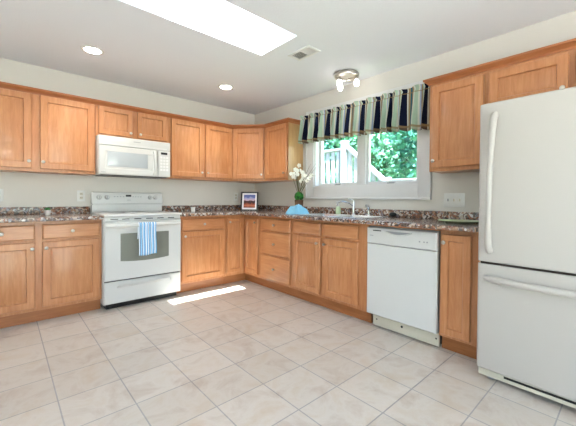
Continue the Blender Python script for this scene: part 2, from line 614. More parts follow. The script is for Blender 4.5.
R.box(1.262, 2.533, -0.149, 0.0, WZ0 + 0.0005, WZ0 + 0.02).box(1.262, 2.533, -0.149, 0.0, WZ1 - 0.02, WZ1 - 0.0005)
R.box(1.852, 1.942, -0.12, -0.05, WZ0 + 0.02, WZ1 - 0.02, 0.004)
struct(R.build('window_jamb', trim_m, o))
for a0, a1 in ((1.262, 1.852), (1.942, 2.533)):
    R = MB(RIGHT)
    s = 0.032
    R.box(a0, a0 + s, -0.105, -0.07, WZ0 + 0.02, WZ1 - 0.02, 0.003).box(a1 - s, a1, -0.105, -0.07, WZ0 + 0.02, WZ1 - 0.02, 0.003)
    R.box(a0 + s, a1 - s, -0.105, -0.07, WZ0 + 0.02, WZ0 + 0.05, 0.003).box(a0 + s, a1 - s, -0.105, -0.07, WZ1 - 0.05, WZ1 - 0.02, 0.003)
    sa = struct(R.build('window_sash', trim_m, o))
    struct(MB(RIGHT).box(a0 + s, a1 - s, -0.09, -0.086, WZ0 + 0.05, WZ1 - 0.05).build('window_pane', glass_m, sa))
    R = MB(RIGHT)
    um = (a0 + a1) / 2
    R.box(um - 0.035, um + 0.035, -0.07, -0.05, WZ0 + 0.022, WZ0 + 0.034, 0.002)
    R.box(um - 0.008, um + 0.06, -0.05, -0.04, WZ0 + 0.030, WZ0 + 0.038, 0.002)
    struct(R.build('window_crank', grey_m, sa))

# rear patio door and left-wall window, added out of view for fill daylight
o = bpy.data.objects.new('added_door_1', None); COL.objects.link(o); o.location = (-2.9, YR, 0); struct(o)
for a0, a1 in ((-4.2, -2.9), (-2.9, -1.6)):
    b = MB()
    b.box(a0, a0 + 0.06, YR - 0.09, YR - 0.04, 0, 2.15).box(a1 - 0.06, a1, YR - 0.09, YR - 0.04, 0, 2.15)
    b.box(a0 + 0.06, a1 - 0.06, YR - 0.09, YR - 0.04, 0, 0.08).box(a0 + 0.06, a1 - 0.06, YR - 0.09, YR - 0.04, 2.07, 2.15)
    d = struct(b.build('added_door_leaf', white_m, o))
    struct(MB().box(a0 + 0.06, a1 - 0.06, YR - 0.068, YR - 0.062, 0.08, 2.07).build('added_door_pane', glass_m, d))
o = bpy.data.objects.new('added_window_2', None); COL.objects.link(o); o.location = (XL, -4.2, 0.85); struct(o)  # unseen side window, added to let more daylight in
b = MB()
for y0, y1 in ((-5.2, -5.14), (-4.23, -4.17), (-3.26, -3.2)):
    b.box(XL - 0.1, XL - 0.05, y0, y1, 0.85, 2.05)
b.box(XL - 0.1, XL - 0.05, -5.14, -4.23, 0.85, 0.91).box(XL - 0.1, XL - 0.05, -4.17, -3.26, 0.85, 0.91)
b.box(XL - 0.1, XL - 0.05, -5.14, -4.23, 1.99, 2.05).box(XL - 0.1, XL - 0.05, -4.17, -3.26, 1.99, 2.05)
struct(b.build('window_frame', white_m, o))
struct(MB().box(XL - 0.078, XL - 0.072, -5.14, -4.23, 0.91, 1.99).box(XL - 0.078, XL - 0.072, -4.17, -3.26, 0.91, 1.99).build('window_pane', glass_m, o))
struct(MB().box(XL, -3.09, -0.014, 0.0, 0, 0.09, 0.003).build('baseboard_back', trim_m))
struct(MB().box(-0.014, 0.0, YR, -4.15, 0, 0.09, 0.003).build('baseboard_right', trim_m))

# ------------------------------------------------------------------ outside
struct(MB().box(0.15, 30, -30, 30, -0.75, -0.62).build('ground_lawn', lawn_m))
struct(MB().box(-16, 0.15, -20, YR - 0.15, -0.25, -0.12).build('ground_bounce_patio', patio_m))  # pale paving added out of view to bounce daylight through the rear opening
struct(MB().box(-20, XL - 0.15, YR - 0.15, 20, -0.25, -0.12).build('ground_side_yard', patio_m))

def tree(x, y, h, r, leafm, label, n=7500, base=-0.62, lf=1.0):
    t = thing('tree', label, 'tree', (x, y, base), 'trees beyond the window')
    b = MB()
    b.tube([(x, y, base), (x + 0.05, y, base + h * 0.3), (x - 0.04, y + 0.05, base + h * 0.6), (x, y, base + h * 0.9)], [0.13, 0.1, 0.07, 0.02], 10)
    for q in range(7):
        a = q * 2.4
        z = base + h * (0.3 + 0.07 * q)
        b.tube([(x, y, z), (x + 0.5 * r * math.cos(a), y + 0.5 * r * math.sin(a), z + 0.3), (x + 0.9 * r * math.cos(a), y + 0.9 * r * math.sin(a), z + 0.45)], [0.05, 0.03, 0.01], 7)
    b.build('trunk', bark_m, t)
    vs, fs = [], []
    blobs = [(random.uniform(-0.6, 0.6) * r, random.uniform(-0.6, 0.6) * r, random.uniform(0.12, 0.92) * h, random.uniform(0.35, 0.6) * r) for _ in range(22)]
    for i in range(n):
        bx, by, bz, brr = random.choice(blobs)
        d = Vector((random.gauss(0, 1), random.gauss(0, 1), random.gauss(0, 1))).normalized() * brr * random.uniform(0.7, 1.0)
        c = Vector((bx, by, bz)) + d
        a = Vector((random.gauss(0, 1), random.gauss(0, 1), random.gauss(0, 0.6))).normalized()
        q = a.cross(Vector((random.gauss(0, 1), random.gauss(0, 1), random.gauss(0, 1)))).normalized()
        l, w = random.uniform(0.08, 0.16) * lf, random.uniform(0.035, 0.065) * lf
        k0 = len(vs)
        vs += [tuple(c - a * l), tuple(c + q * w), tuple(c + a * l), tuple(c - q * w)]
        fs.append((k0, k0 + 1, k0 + 2, k0 + 3))
    me = bpy.data.meshes.new('foliage')
    me.from_pydata(vs, [], fs)
    me.materials.append(leafm)
    f = bpy.data.objects.new('foliage', me)
    COL.objects.link(f)
    f.parent = t
tree(5.2, -0.6, 4.4, 1.35, leaf_a, 'bluish green leafy tree at the right of the window view')
tree(6.6, 2.4, 4.6, 1.45, leaf_b, 'paler green tree in the middle of the window view, behind the stair rail')
tree(7.0, 5.9, 4.2, 1.5, leaf_a, 'bluish green tree behind the white deck balusters')
tree(10.4, -1.7, 6.4, 2.2, leaf_b, 'tall pale tree standing back at the right of the window view', 9000, lf=1.5)
tree(9.8, 2.7, 5.4, 1.25, leaf_a, 'dense bluish tree standing back in the middle of the window view', 9000, lf=1.5)
tree(11.4, 7.6, 6.2, 2.3, leaf_a, 'tall bluish tree standing back at the left of the window view', 9000, lf=1.5)

# deck railing and stair outside, at x = 1.8
FX = 1.8
t = thing('deck_railing', 'white wooden deck railing with upright balusters outside the left window pane', 'railing', (FX, 0.1, 0.9))
E3 = Fr((FX, 0, 0), (0, -1, 0), (-1, 0, 0))      # u = -y
MB(E3).box(-1.2, 0.25, -0.05, 0.05, 1.95, 1.99, 0.004).build('top_rail', ext_m, t)
MB(E3).box(-1.2, 0.25, -0.03, 0.03, 1.27, 1.33, 0.004).build('bottom_rail', ext_m, t)
for i in range(11):
    u = -1.13 + i * 0.125
    MB(E3).box(u, u + 0.075, -0.018, 0.018, 1.33, 1.95, 0.003).build('baluster', ext_m, t)
MB(E3).box(0.25, 0.36, -0.055, 0.055, -0.62, 2.12, 0.006).build('post', ext_m, t)
MB(E3).box(-1.31, -1.2, -0.055, 0.055, -0.62, 2.12, 0.006).build('post', ext_m, t)
t = thing('stair_railing', 'white sloping stair railing coming down across both window panes', 'railing', (FX, -0.7, 0.5))
b = MB(E3)
b.hexa([E3(0.362, -0.05, 1.96), E3(0.362, 0.05, 1.96), E3(0.362, 0.05, 2.04), E3(0.362, -0.05, 2.04),
        E3(1.13, -0.05, 1.32), E3(1.13, 0.05, 1.32), E3(1.13, 0.05, 1.40), E3(1.13, -0.05, 1.40)], 0.004)
b.build('hand_rail', ext_m, t)
b = MB(E3)
b.hexa([E3(0.362, -0.03, 1.0), E3(0.362, 0.03, 1.0), E3(0.362, 0.03, 1.3), E3(0.362, -0.03, 1.3),
        E3(1.13, -0.03, 0.35), E3(1.13, 0.03, 0.35), E3(1.13, 0.03, 0.66), E3(1.13, -0.03, 0.66)], 0.004)
b.build('skirt_board', ext_m, t)
for i in range(6):
    u = 0.40 + i * 0.12
    zz = lambda u, z0: z0 - (u - 0.362) * 0.833
    MB(E3).hexa([E3(u, -0.018, zz(u, 1.27)), E3(u + 0.07, -0.018, zz(u + 0.07, 1.27)), E3(u + 0.07, 0.018, zz(u + 0.07, 1.27)), E3(u, 0.018, zz(u, 1.27)),
                 E3(u, -0.018, zz(u, 1.99)), E3(u + 0.07, -0.018, zz(u + 0.07, 1.99)), E3(u + 0.07, 0.018, zz(u + 0.07, 1.99)), E3(u, 0.018, zz(u, 1.99))]).build('baluster', ext_m, t)
MB(E3).box(1.132, 1.22, -0.05, 0.05, -0.62, 1.42, 0.006).build('post', ext_m, t)
t = thing('landing_railing', 'low white double-rail fence along the bottom of the right window pane', 'railing', (FX, -1.8, 0.5))
MB(E3).box(1.222, 2.9, -0.05, 0.05, 1.345, 1.385, 0.004).build('top_rail', ext_m, t)
MB(E3).box(1.222, 2.9, -0.03, 0.03, 1.26, 1.31, 0.004).build('middle_rail', ext_m, t)
MB(E3).box(2.9, 3.0, -0.05, 0.05, -0.62, 1.43, 0.004).build('post', ext_m, t)
for i in range(10):
    u = 1.28 + i * 0.16
    MB(E3).box(u, u + 0.06, -0.018, 0.018, 0.42, 1.26, 0.003).build('baluster', ext_m, t)
MB(E3).box(1.222, 2.9, -0.03, 0.03, 0.36, 0.42, 0.004).build('bottom_rail', ext_m, t)

# ------------------------------------------------------------------ cabinets
ZB = 0.862          # top of base boxes
FB, DB = 0.540, 0.566    # base face and door face
FU, DU = 0.249, 0.275    # upper face and door face
TOE = 0.49

def knob(fr, u, d, z, parent):
    b = MB()
    n = fr.D
    b.lathe([(0.006, 0.0), (0.0055, 0.010), (0.011, 0.015), (0.0145, 0.021), (0.013, 0.027), (0.006, 0.030)], fr(u, d, z), n, 16)
    k_ = b.build('knob', steel_m, parent)
    k_['label'] = 'brushed nickel knob'
    return k_

def door(fr, u0, u1, z0, z1, d0, d1, parent, kn=None, m=None, stile=0.058):
    t_ = d1
    b = MB(fr)
    b.slab(u0, u1, z0, z1, d0 + 0.006, [(0.0, t_ - 0.005), (0.004, t_), (stile - 0.004, t_), (stile - 0.001, t_ - 0.005), (stile + 0.001, t_ - 0.013), (stile + 0.007, t_ - 0.0135), (stile + 0.030, t_ - 0.006)])
    o_ = b.build('door', m or wood_v, parent, 25)
    if kn:
        knob(fr, kn[0], t_, kn[1], o_)
    return o_

def drawer(fr, u0, u1, z0, z1, d0, d1, parent, kn=True, name='drawer', m=None):
    b = MB(fr)
    b.slab(u0, u1, z0, z1, d0 + 0.006, [(0.0, d1 - 0.009), (0.003, d1 - 0.004), (0.010, d1)])
    o_ = b.build(name, m or (wood_x if fr is BACK else wood_y), parent, 25)
    if kn:
        knob(fr, (u0 + u1) / 2, d1, (z0 + z1) / 2, o_)
    return o_

def base_unit(fr, u0, u1, name, label, group='base cabinets'):
    t_ = thing(name, label, 'cabinet', fr((u0 + u1) / 2, 0.3, 0), group)
    MB(fr).box(u0, u1, 0.002, FB, 0.105, ZB, 0.0015, 1).build('body', wood_v, t_)
    MB(fr).box(u0, u1, 0.02, TOE, 0.001, 0.1045).build('toe_kick', wood_toe, t_)
    return t_

def sink_unit(u0, u1, label):
    t_ = thing('sink_cabinet', label, 'cabinet', RIGHT((u0 + u1) / 2, 0.3, 0), 'base cabinets')
    b = MB(RIGHT)
    b.box(u0, u1, FB - 0.02, FB, 0.105, ZB).box(u0, u1, 0.002, 0.012, 0.105, ZB)
    b.box(u0, u0 + 0.015, 0.012, FB - 0.02, 0.105, ZB).box(u1 - 0.015, u1, 0.012, FB - 0.02, 0.105, ZB)
    b.box(u0 + 0.015, u1 - 0.015, 0.012, FB - 0.02, 0.105, 0.125)
    b.build('body', wood_v, t_)
    MB(RIGHT).box(u0, u1, 0.02, TOE, 0.001, 0.1045).build('toe_kick', wood_toe, t_)
    return t_

# back wall, left of the range
t = base_unit(BACK, -3.07, -2.146, 'base_cabinet', 'two-door maple base cabinet left of the white range')
drawer(BACK, -3.048, -2.636, 0.705, 0.829, FB, DB, t)
drawer(BACK, -2.587, -2.167, 0.705, 0.829, FB, DB, t)
door(BACK, -3.048, -2.636, 0.135, 0.684, FB, DB, t, (-2.655, 0.632))
door(BACK, -2.587, -2.167, 0.135, 0.684, FB, DB, t, (-2.563, 0.632))
# right of the range
t = base_unit(BACK, -1.402, -0.822, 'base_cabinet', 'single-door maple base cabinet between the range and the inside corner')
drawer(BACK, -1.375, -0.856, 0.698, 0.829, FB, DB, t)
door(BACK, -1.375, -0.846, 0.135, 0.684, FB, DB, t, (-1.345, 0.637))
# inside corner unit
t = thing('corner_base_cabinet', 'maple corner base cabinet with two narrow doors meeting at a right angle', 'cabinet', (-0.35, -0.35, 0), 'base cabinets')
MB().prism([(-0.002, -0.002), (-0.821, -0.002), (-0.821, -FB), (-FB, -FB), (-FB, -0.861), (-0.002, -0.861)], 0.105, ZB).build('body', wood_v, t)
MB().prism([(-0.02, -0.02), (-0.821, -0.02), (-0.821, -TOE), (-TOE, -TOE), (-TOE, -0.861), (-0.02, -0.861)], 0.001, 0.1045).build('toe_kick', wood_toe, t)
door(BACK, -0.806, -0.572, 0.147, 0.812, FB, DB, t, (-0.780, 0.772), stile=0.045)
door(RIGHT, 0.590, 0.845, 0.147, 0.812, FB, DB, t, (0.812, 0.772), stile=0.045)
# right wall
t = base_unit(RIGHT, 0.862, 1.445, 'drawer_cabinet', 'maple base cabinet with three stacked drawers, right of the inside corner')
for z0, z1 in ((0.697, 0.829), (0.420, 0.676), (0.125, 0.404)):
    drawer(RIGHT, 0.92, 1.42, z0, z1, FB, DB, t)
t = sink_unit(1.446, 2.389, 'maple two-door sink base cabinet below the window, left of the dishwasher')
drawer(RIGHT, 1.476, 1.852, 0.71, 0.829, FB, DB, t, False, 'false_drawer_front')
drawer(RIGHT, 1.893, 2.290, 0.71, 0.829, FB, DB, t, False, 'false_drawer_front')
door(RIGHT, 1.476, 1.852, 0.137, 0.685, FB, DB, t, (1.826, 0.632))
door(RIGHT, 1.893, 2.290, 0.137, 0.685, FB, DB, t, (1.922, 0.632))
t = base_unit(RIGHT, 2.975, 3.226, 'base_cabinet', 'narrow one-door maple base cabinet between the dishwasher and the refrigerator')
door(RIGHT, 2.990, 3.180, 0.128, 0.826, FB, DB, t, (3.013, 0.770), stile=0.05)

# upper cabinets
UZ0, UZ1, DZ0, DZ1 = 1.290, 1.998, 1.318, 1.984
def wall_unit(fr, u0, u1, z0, label, depth=FU, name='wall_cabinet'):
    t_ = thing(name, label, 'cabinet', fr((u0 + u1) / 2, 0.12, z0), 'wall cabinets')
    MB(fr).box(u0, u1, 0.002, depth, z0, UZ1, 0.0015, 1).build('body', wood_v, t_)
    return t_
t = wall_unit(BACK, -3.07, -2.141, UZ0, 'two-door maple wall cabinet left of the microwave')
door(BACK, -3.048, -2.641, DZ0, DZ1, FU, DU, t, (-2.660, 1.380))
door(BACK, -2.581, -2.155, DZ0, DZ1, FU, DU, t, (-2.560, 1.380))
t = wall_unit(BACK, -2.140, -1.404, 1.682, 'short two-door maple wall cabinet above the microwave')
door(BACK, -2.117, -1.797, 1.704, DZ1, FU, DU, t, (-1.822, 1.742), stile=0.05)
door(BACK, -1.749, -1.433, 1.704, DZ1, FU, DU, t, (-1.725, 1.742), stile=0.05)
t = wall_unit(BACK, -1.403, -0.553, UZ0, 'two-door maple wall cabinet right of the microwave')
door(BACK, -1.381, -0.974, DZ0, DZ1, FU, DU, t, (-1.003, 1.375))
door(BACK, -0.945, -0.567, DZ0, DZ1, FU, DU, t, (-0.922, 1.375))
# diagonal corner unit
pA, pB = Vector((-0.5525, -FU, 0)), Vector((-FU, -0.5855, 0))
t = thing('corner_wall_cabinet', 'one-door maple wall cabinet set diagonally across the corner', 'cabinet', (-0.2, -0.2, UZ0), 'wall cabinets')
MB().prism([(-0.002, -0.002), (-0.5525, -0.002), (-0.5525, -FU), (-FU, -0.5855), (-0.002, -0.5855)], UZ0, UZ1).build('body', wood_v, t)
Ud = (pB - pA).normalized()
Dd = Vector((Ud.y, -Ud.x, 0))
if Dd.x > 0:
    Dd = -Dd
DIAG = Fr(pA, Ud, Dd)
wd = (pB - pA).length
door(DIAG, 0.022, wd - 0.022, DZ0, DZ1, 0, 0.026, t, (wd - 0.045, 1.375))
t = thing('wall_cabinet', 'one-door maple wall cabinet with a bare side panel beside the window', 'cabinet', RIGHT(0.81, 0.12, UZ0), 'wall cabinets')
MB(RIGHT).box(0.586, 1.040, 0.002, FU, UZ0, UZ1, 0.0015, 1).build('body', wood_v, t)
sp = MB(RIGHT).box(1.0402, 1.046, 0.002, FU, UZ0, UZ1).build('side_panel', wood_side, t)
sp['label'] = 'pale flat maple side panel'
door(RIGHT, 0.612, 1.028, DZ0, DZ1, FU, DU, t, (1.000, 1.378))
t = wall_unit(RIGHT, 2.760, 3.165, UZ0, 'one-door maple wall cabinet between the window and the refrigerator')
door(RIGHT, 2.786, 3.152, DZ0, DZ1 - 0.018, FU, DU, t, (2.806, 1.372))
t = wall_unit(RIGHT, 3.166, 4.065, 1.69, 'short two-door maple wall cabinet above the refrigerator')
door(RIGHT, 3.184, 3.610, 1.715, DZ1 - 0.018, FU, DU, t, (3.585, 1.752))
door(RIGHT, 3.640, 4.045, 1.715, DZ1 - 0.018, FU, DU, t, (3.667, 1.752))

# crown moulding swept along the cabinet fronts
def crown(name, path, ends):
    prof = [(0.0, 1.986), (0.008, 1.986), (0.010, 1.993), (0.013, 1.999), (0.024, 2.006), (0.034, 2.014), (0.038, 2.018), (0.041, 2.019), (0.041, 2.034), (0.0, 2.034)]
    b = MB()
    pts = [Vector((x, y, 0)) for x, y in path]
    n = len(pts)
    prev = None
    for i, p in enumerate(pts):
        ns = []
        if i > 0:
            e = (pts[i] - pts[i - 1]).normalized(); ns.append(Vector((e.y, -e.x, 0)))
        if i < n - 1:
            e = (pts[i + 1] - pts[i]).normalized(); ns.append(Vector((e.y, -e.x, 0)))
        m_ = sum(ns, Vector()).normalized()
        m_ = m_ / m_.dot(ns[0])
        ring = [b.bm.verts.new(p + m_ * a + Vector((0, 0, z))) for a, z in prof]
        if prev:
            for j in range(len(prof)):
                jj = (j + 1) % len(prof)
                b.bm.faces.new((prev[j], prev[jj], ring[jj], ring[j]))
        else:
            b.bm.faces.new(ring)
        prev = ring
    b.bm.faces.new(prev[::-1])
    return struct(b.build(name, wood_crown, None, 30))
e = 0.0015
crown('trim_1', [(-3.10, -FU - e), (-0.5525, -FU - e), (-FU - e, -0.5855), (-FU - e, -1.0475), (-0.003, -1.0475)], None)
crown('trim_2', [(-0.003, -2.7585), (-FU - e, -2.7585), (-FU - e, -4.07)], None)

# ------------------------------------------------------------------ counters
CZ0, CZ1, CE = 0.8625, 0.893, 0.662
SPL = 0.964
t = thing('countertop', 'speckled brown laminate countertop with backsplash left of the range', 'countertop', (-2.6, -0.3, CZ0), 'speckled countertops')
MB().box(-3.085, -2.147, -0.60, -0.002, CZ0, CZ1).box(-3.085, -2.147, -CE, -0.60, CZ0, CZ1, 0.006).build('slab', counter_m, t)
MB().box(-3.085, -2.147, -0.020, -0.002, CZ1, SPL, 0.003).build('backsplash', counter_m, t)
t = thing('countertop', 'speckled brown laminate corner countertop running from the range past the sink to the refrigerator', 'countertop', (-0.4, -0.4, CZ0), 'speckled countertops')
b = MB()
SU0, SU1, SD0, SD1 = 1.50, 2.30, 0.075, 0.535
b.box(-1.401, 0 - 0.002, -0.60, -0.002, CZ0, CZ1)
b.box(-1.401, -0.60, -CE, -0.60, CZ0, CZ1, 0.006)
b.box(-0.60, -0.002, -SU0, -0.60, CZ0, CZ1)
b.box(-0.60, -0.002, -3.240, -SU1, CZ0, CZ1)
b.box(-0.60, -SD1, -SU1, -SU0, CZ0, CZ1).box(-SD0, -0.002, -SU1, -SU0, CZ0, CZ1)
b.box(-CE, -0.60, -3.240, -0.60, CZ0, CZ1, 0.006)
b.build('slab', counter_m, t)
MB(RIGHT).box(2.391, 2.973, 0.50, 0.556, 0.8445, 0.8622).build('support_strip', wood_y, t)
MB().box(-1.401, -0.020, -0.020, -0.002, CZ1, SPL, 0.003).box(-0.020, -0.002, -3.240, -0.002, CZ1, SPL, 0.003).build('backsplash', counter_m, t)

# sink
t = thing('sink', 'double bowl stainless steel sink set into the counter below the window', 'sink', RIGHT(1.9, 0.3, CZ1))
b = MB(RIGHT)
r0, r1 = CZ1 + 0.0005, CZ1 + 0.005
b.box(SU0 - 0.02, SU1 + 0.02, 0.055, SD0 + 0.06, r0, r1, 0.002)
b.box(SU0 - 0.02, SU1 + 0.02, SD1 - 0.02, SD1 + 0.015, r0, r1, 0.002)
b.box(SU0 - 0.02, SU0 + 0.02, SD0 + 0.06, SD1 - 0.02, r0, r1, 0.002).box(SU1 - 0.02, SU1 + 0.02, SD0 + 0.06, SD1 - 0.02, r0, r1, 0.002)
b.box(1.885, 1.915, SD0 + 0.06, SD1 - 0.02, r0, r1, 0.002)
b.build('rim', sink_m, t)
for a0, a1 in ((SU0 + 0.02, 1.885), (1.915, SU1 - 0.02)):
    b = MB(RIGHT)
    F = RIGHT
    prev = None
    d0, d1 = SD0 + 0.06, SD1 - 0.02
    for ins, z in ((0, r1 - 0.001), (0.008, r1 - 0.015), (0.018, CZ1 - 0.14), (0.05, CZ1 - 0.16), (0.12, CZ1 - 0.162)):
        ring = [b.bm.verts.new(F(u, d, z)) for u, d in ((a0 + ins, d0 + ins), (a1 - ins, d0 + ins), (a1 - ins, d1 - ins), (a0 + ins, d1 - ins))]
        if prev:
            for j in range(4):
                b.bm.faces.new((prev[j], prev[(j + 1) % 4], ring[(j + 1) % 4], ring[j]))
        prev = ring
    b.bm.faces.new(prev)
    o = b.build('bowl', sink_m, t)
    MB().lathe([(0.028, 0), (0.028, 0.003), (0.012, 0.004)], RIGHT((a0 + a1) / 2, (d0 + d1) / 2, CZ1 - 0.1615), (0, 0, 1), 18).build('drain', chrome_m, o)
# faucet
FY, FXX, Z0 = -1.905, -0.098, r1 + 0.0005
t = thing('faucet', 'chrome kitchen faucet with an upright body and a level spout behind the sink', 'faucet', (FXX, FY, Z0))
MB().lathe([(0.026, 0), (0.024, 0.006), (0.014, 0.014), (0.013, 0.130), (0.011, 0.140), (0.006, 0.144)], (FXX, FY, Z0), (0, 0, 1), 20).build('body', chrome_m, t)
MB().tube([(FXX, FY, Z0 + 0.09), (FXX - 0.06, FY + 0.02, Z0 + 0.125), (FXX - 0.13, FY + 0.04, Z0 + 0.140), (FXX - 0.19, FY + 0.055, Z0 + 0.130), (FXX - 0.205, FY + 0.06, Z0 + 0.105)], [0.009, 0.008, 0.0075, 0.0075, 0.008], 12).build('spout', chrome_m, t)
MB().tube([(FXX, FY, Z0 + 0.143), (FXX - 0.01, FY + 0.012, Z0 + 0.158), (FXX - 0.03, FY + 0.045, Z0 + 0.168)], [0.008, 0.006, 0.006], 10).build('lever', chrome_m, t)
t = thing('sprayer', 'chrome pull-out sprayer standing right of the faucet', 'sprayer', (FXX, -2.09, Z0))
MB().lathe([(0.020, 0), (0.018, 0.008), (0.011, 0.014), (0.010, 0.05)], (FXX, -2.09, Z0), (0, 0, 1), 18).build('holder', chrome_m, t)
MB().tube([(FXX, -2.09, Z0 + 0.05), (FXX - 0.003, -2.09, Z0 + 0.080), (FXX - 0.015, -2.088, Z0 + 0.098), (FXX - 0.035, -2.085, Z0 + 0.100)], [0.011, 0.014, 0.016, 0.013], 12).build('head', chrome_m, t)
SBY = -1.70
t = thing('soap_bottle', 'small pale green soap bottle with a pump, left of the faucet', 'bottle', (FXX, SBY, Z0))
MB().lathe([(0.026, 0), (0.028, 0.006), (0.028, 0.062), (0.020, 0.078), (0.011, 0.084)], (FXX, SBY, Z0), (0, 0, 1), 20).build('body', soap_m, t)
b = MB().lathe([(0.012, 0.0842), (0.012, 0.096), (0.004, 0.098), (0.004, 0.124), (0.009, 0.125), (0.009, 0.133)], (FXX, SBY, Z0), (0, 0, 1), 14)
b.tube([(FXX, SBY, Z0 + 0.129), (FXX - 0.035, SBY + 0.01, Z0 + 0.127)], 0.004, 8)
b.build('pump', white_m, t)
t = MB().ball((-0.052, -2.33, CZ1 + 0.0255), 0.04, 3, (0.5, 1.0, 0.55)).build('scrubber', black_m)
tag(t, 'small dark oval scrubber on the counter against the backsplash, right of the sprayer', 'scrubber')

# ------------------------------------------------------------------ range
RX0, RX1, RF = -2.143, -1.405, 0.585
t = thing('range', 'white freestanding electric range with a glass oven door, below the microwave', 'stove', (-1.774, -0.3, 0))
MB(BACK).box(RX0, RX1, 0.012, RF, 0.05, 0.878, 0.004).build('body', white_m, t)
b = MB(BACK).box(RX0 + 0.03, RX1 - 0.03, 0.06, RF - 0.03, 0.001, 0.0495)
b.build('base', black_m, t)
ct = MB(BACK).box(RX0 - 0.002, RX1 + 0.002, 0.012, 0.625, 0.8785, 0.902, 0.007, 3).build('cooktop', white_m, t)
for u, d, rr_ in ((-1.95, 0.20, 0.075), (-1.60, 0.20, 0.095), (-1.95, 0.44, 0.095), (-1.60, 0.44, 0.075)):
    MB().lathe([(rr_, 0), (rr_ + 0.004, 0.002), (rr_ - 0.004, 0.0025)], BACK(u, d, 0.9022), (0, 0, 1), 32).build('burner', grey_m, ct)
# backguard: lower riser and tilted control panel
bg_ = MB(BACK).box(RX0 + 0.004, RX1 - 0.004, 0.012, 0.062, 0.9022, 0.982, 0.003)
bgo = bg_.build('backguard', white_m, t)
b = MB(BACK)
u0, u1 = RX0, RX1
F = BACK
b.hexa([F(u0, 0.012, 0.988), F(u1, 0.012, 0.988), F(u1, 0.082, 0.988), F(u0, 0.082, 0.988),
        F(u0, 0.012, 1.118), F(u1, 0.012, 1.118), F(u1, 0.058, 1.118), F(u0, 0.058, 1.118)], 0.010, 3)
b.box(u0 + 0.012, u1 - 0.012, 0.016, 0.07, 0.981, 0.990)
cp = b.build('control_panel', white_m, t)
tilt = lambda z: 0.082 - (z - 0.988) / 0.13 * 0.024
PF = lambda z: tilt(z) + 0.0006
nrm = Vector((0, -0.130, 0.024)).normalized()
for u in (-2.075, -2.000, -1.552, -1.493):
    b = MB().lathe([(0.022, 0), (0.021, 0.005), (0.017, 0.008), (0.016, 0.020), (0.013, 0.022)], BACK(u, PF(1.062), 1.062), nrm, 20)
    kn_ = b.build('knob', white_m, cp)
    b = MB(BACK)
    b.box(u - 0.0025, u + 0.0025, PF(1.062) + 0.0225, PF(1.062) + 0.0245, 1.050, 1.076)
    b.build('pointer', grey_m, kn_)
    MB().lathe([(0.025, 0.0), (0.025, 0.0008)], BACK(u, PF(1.062) - 0.0003, 1.062), nrm, 24).build('dial_ring', grey_m, cp)
def panel_plate(u0, u1, z0, z1, m, name, parent, th=0.002):
    F = BACK
    MB().hexa([F(u0, PF(z0) - 0.001, z0), F(u1, PF(z0) - 0.001, z0), F(u1, PF(z0) + th, z0), F(u0, PF(z0) + th, z0),
               F(u0, PF(z1) - 0.001, z1), F(u1, PF(z1) - 0.001, z1), F(u1, PF(z1) + th, z1), F(u0, PF(z1) + th, z1)]).build(name, m, parent)
panel_plate(-1.812, -1.755, 1.070, 1.092, black_m, 'display', cp)
for u in (-1.925, -1.895, -1.865, -1.835, -1.735, -1.708, -1.681, -1.654):
    panel_plate(u - 0.008, u + 0.008, 1.066, 1.074, grey_m, 'button', cp, 0.0012)
panel_plate(-1.800, -1.762, 1.030, 1.036, grey_m, 'badge', cp, 0.001)
# vent strip with slots
vs_ = MB(BACK).box(RX0 + 0.006, RX1 - 0.006, RF + 0.0005, 0.598, 0.838, 0.876, 0.003).build('vent_strip', white_m, t)
for u in (-2.05, -1.95, -1.84, -1.73, -1.62, -1.51):
    MB(BACK).box(u - 0.035, u + 0.03, 0.5985, 0.6000, 0.850, 0.858).build('slot', dark_m, vs_)
# oven door with window and bowed handle
b = MB(BACK)
b.slab(RX0 + 0.004, RX1 - 0.004, 0.274, 0.832, RF + 0.0005, [(0.0, 0.604), (0.008, 0.614)])
od = b.build('oven_door', white_m, t, 25)
b = MB(BACK)
n = 14
top, bot = [], []
for i in range(n + 1):
    s_ = i / n
    u = -2.003 + s_ * 0.460
    top.append((u, 0.718)); bot.append((u, 0.456 - 0.016 * (1 - (2 * s_ - 1) ** 2)))
poly = top + bot[::-1]
va = [b.bm.verts.new(BACK(u, 0.6145, z)) for u, z in poly]
vb = [b.bm.verts.new(BACK(u, 0.6175, z)) for u, z in poly]
b.bm.faces.new(va[::-1]); b.bm.faces.new(vb)
for i in range(len(poly)):
    j = (i + 1) % len(poly)
    b.bm.faces.new((va[i], va[j], vb[j], vb[i]))
b.build('window', ovenglass_m, od)
hp = []
for i in range(25):
    s_ = i / 24
    u = RX0 + 0.02 + s_ * (RX1 - RX0 - 0.04)
    q = math.sin(math.pi * s_) ** 0.35 if 0 < s_ < 1 else 0
    hp.append(BACK(u, 0.612 + 0.042 * q, 0.800 - 0.004 * math.sin(math.pi * s_)))
MB().tube(hp, 0.015, 12, ((0, 0, 1), 1.25)).build('handle', white_m, od)
MB(BACK).box(RX0 + 0.008, RX1 - 0.008, RF + 0.0005, 0.590, 0.2633, 0.2737).build('door_gap', black_m, t)
b = MB(BACK)
b.slab(RX0 + 0.004, RX1 - 0.004, 0.056, 0.263, RF + 0.0005, [(0.0, 0.600), (0.008, 0.608)])
dr = b.build('storage_drawer', white_m, t, 25)
b = MB(BACK)
b.hexa([BACK(-2.03, 0.607, 0.216), BACK(-1.52, 0.607, 0.216), BACK(-1.52, 0.607, 0.200), BACK(-2.03, 0.607, 0.200),
        BACK(-2.02, 0.630, 0.228), BACK(-1.53, 0.630, 0.228), BACK(-1.53, 0.620, 0.218), BACK(-2.02, 0.620, 0.218)], 0.0015)
b.build('drawer_pull', white_m, dr)

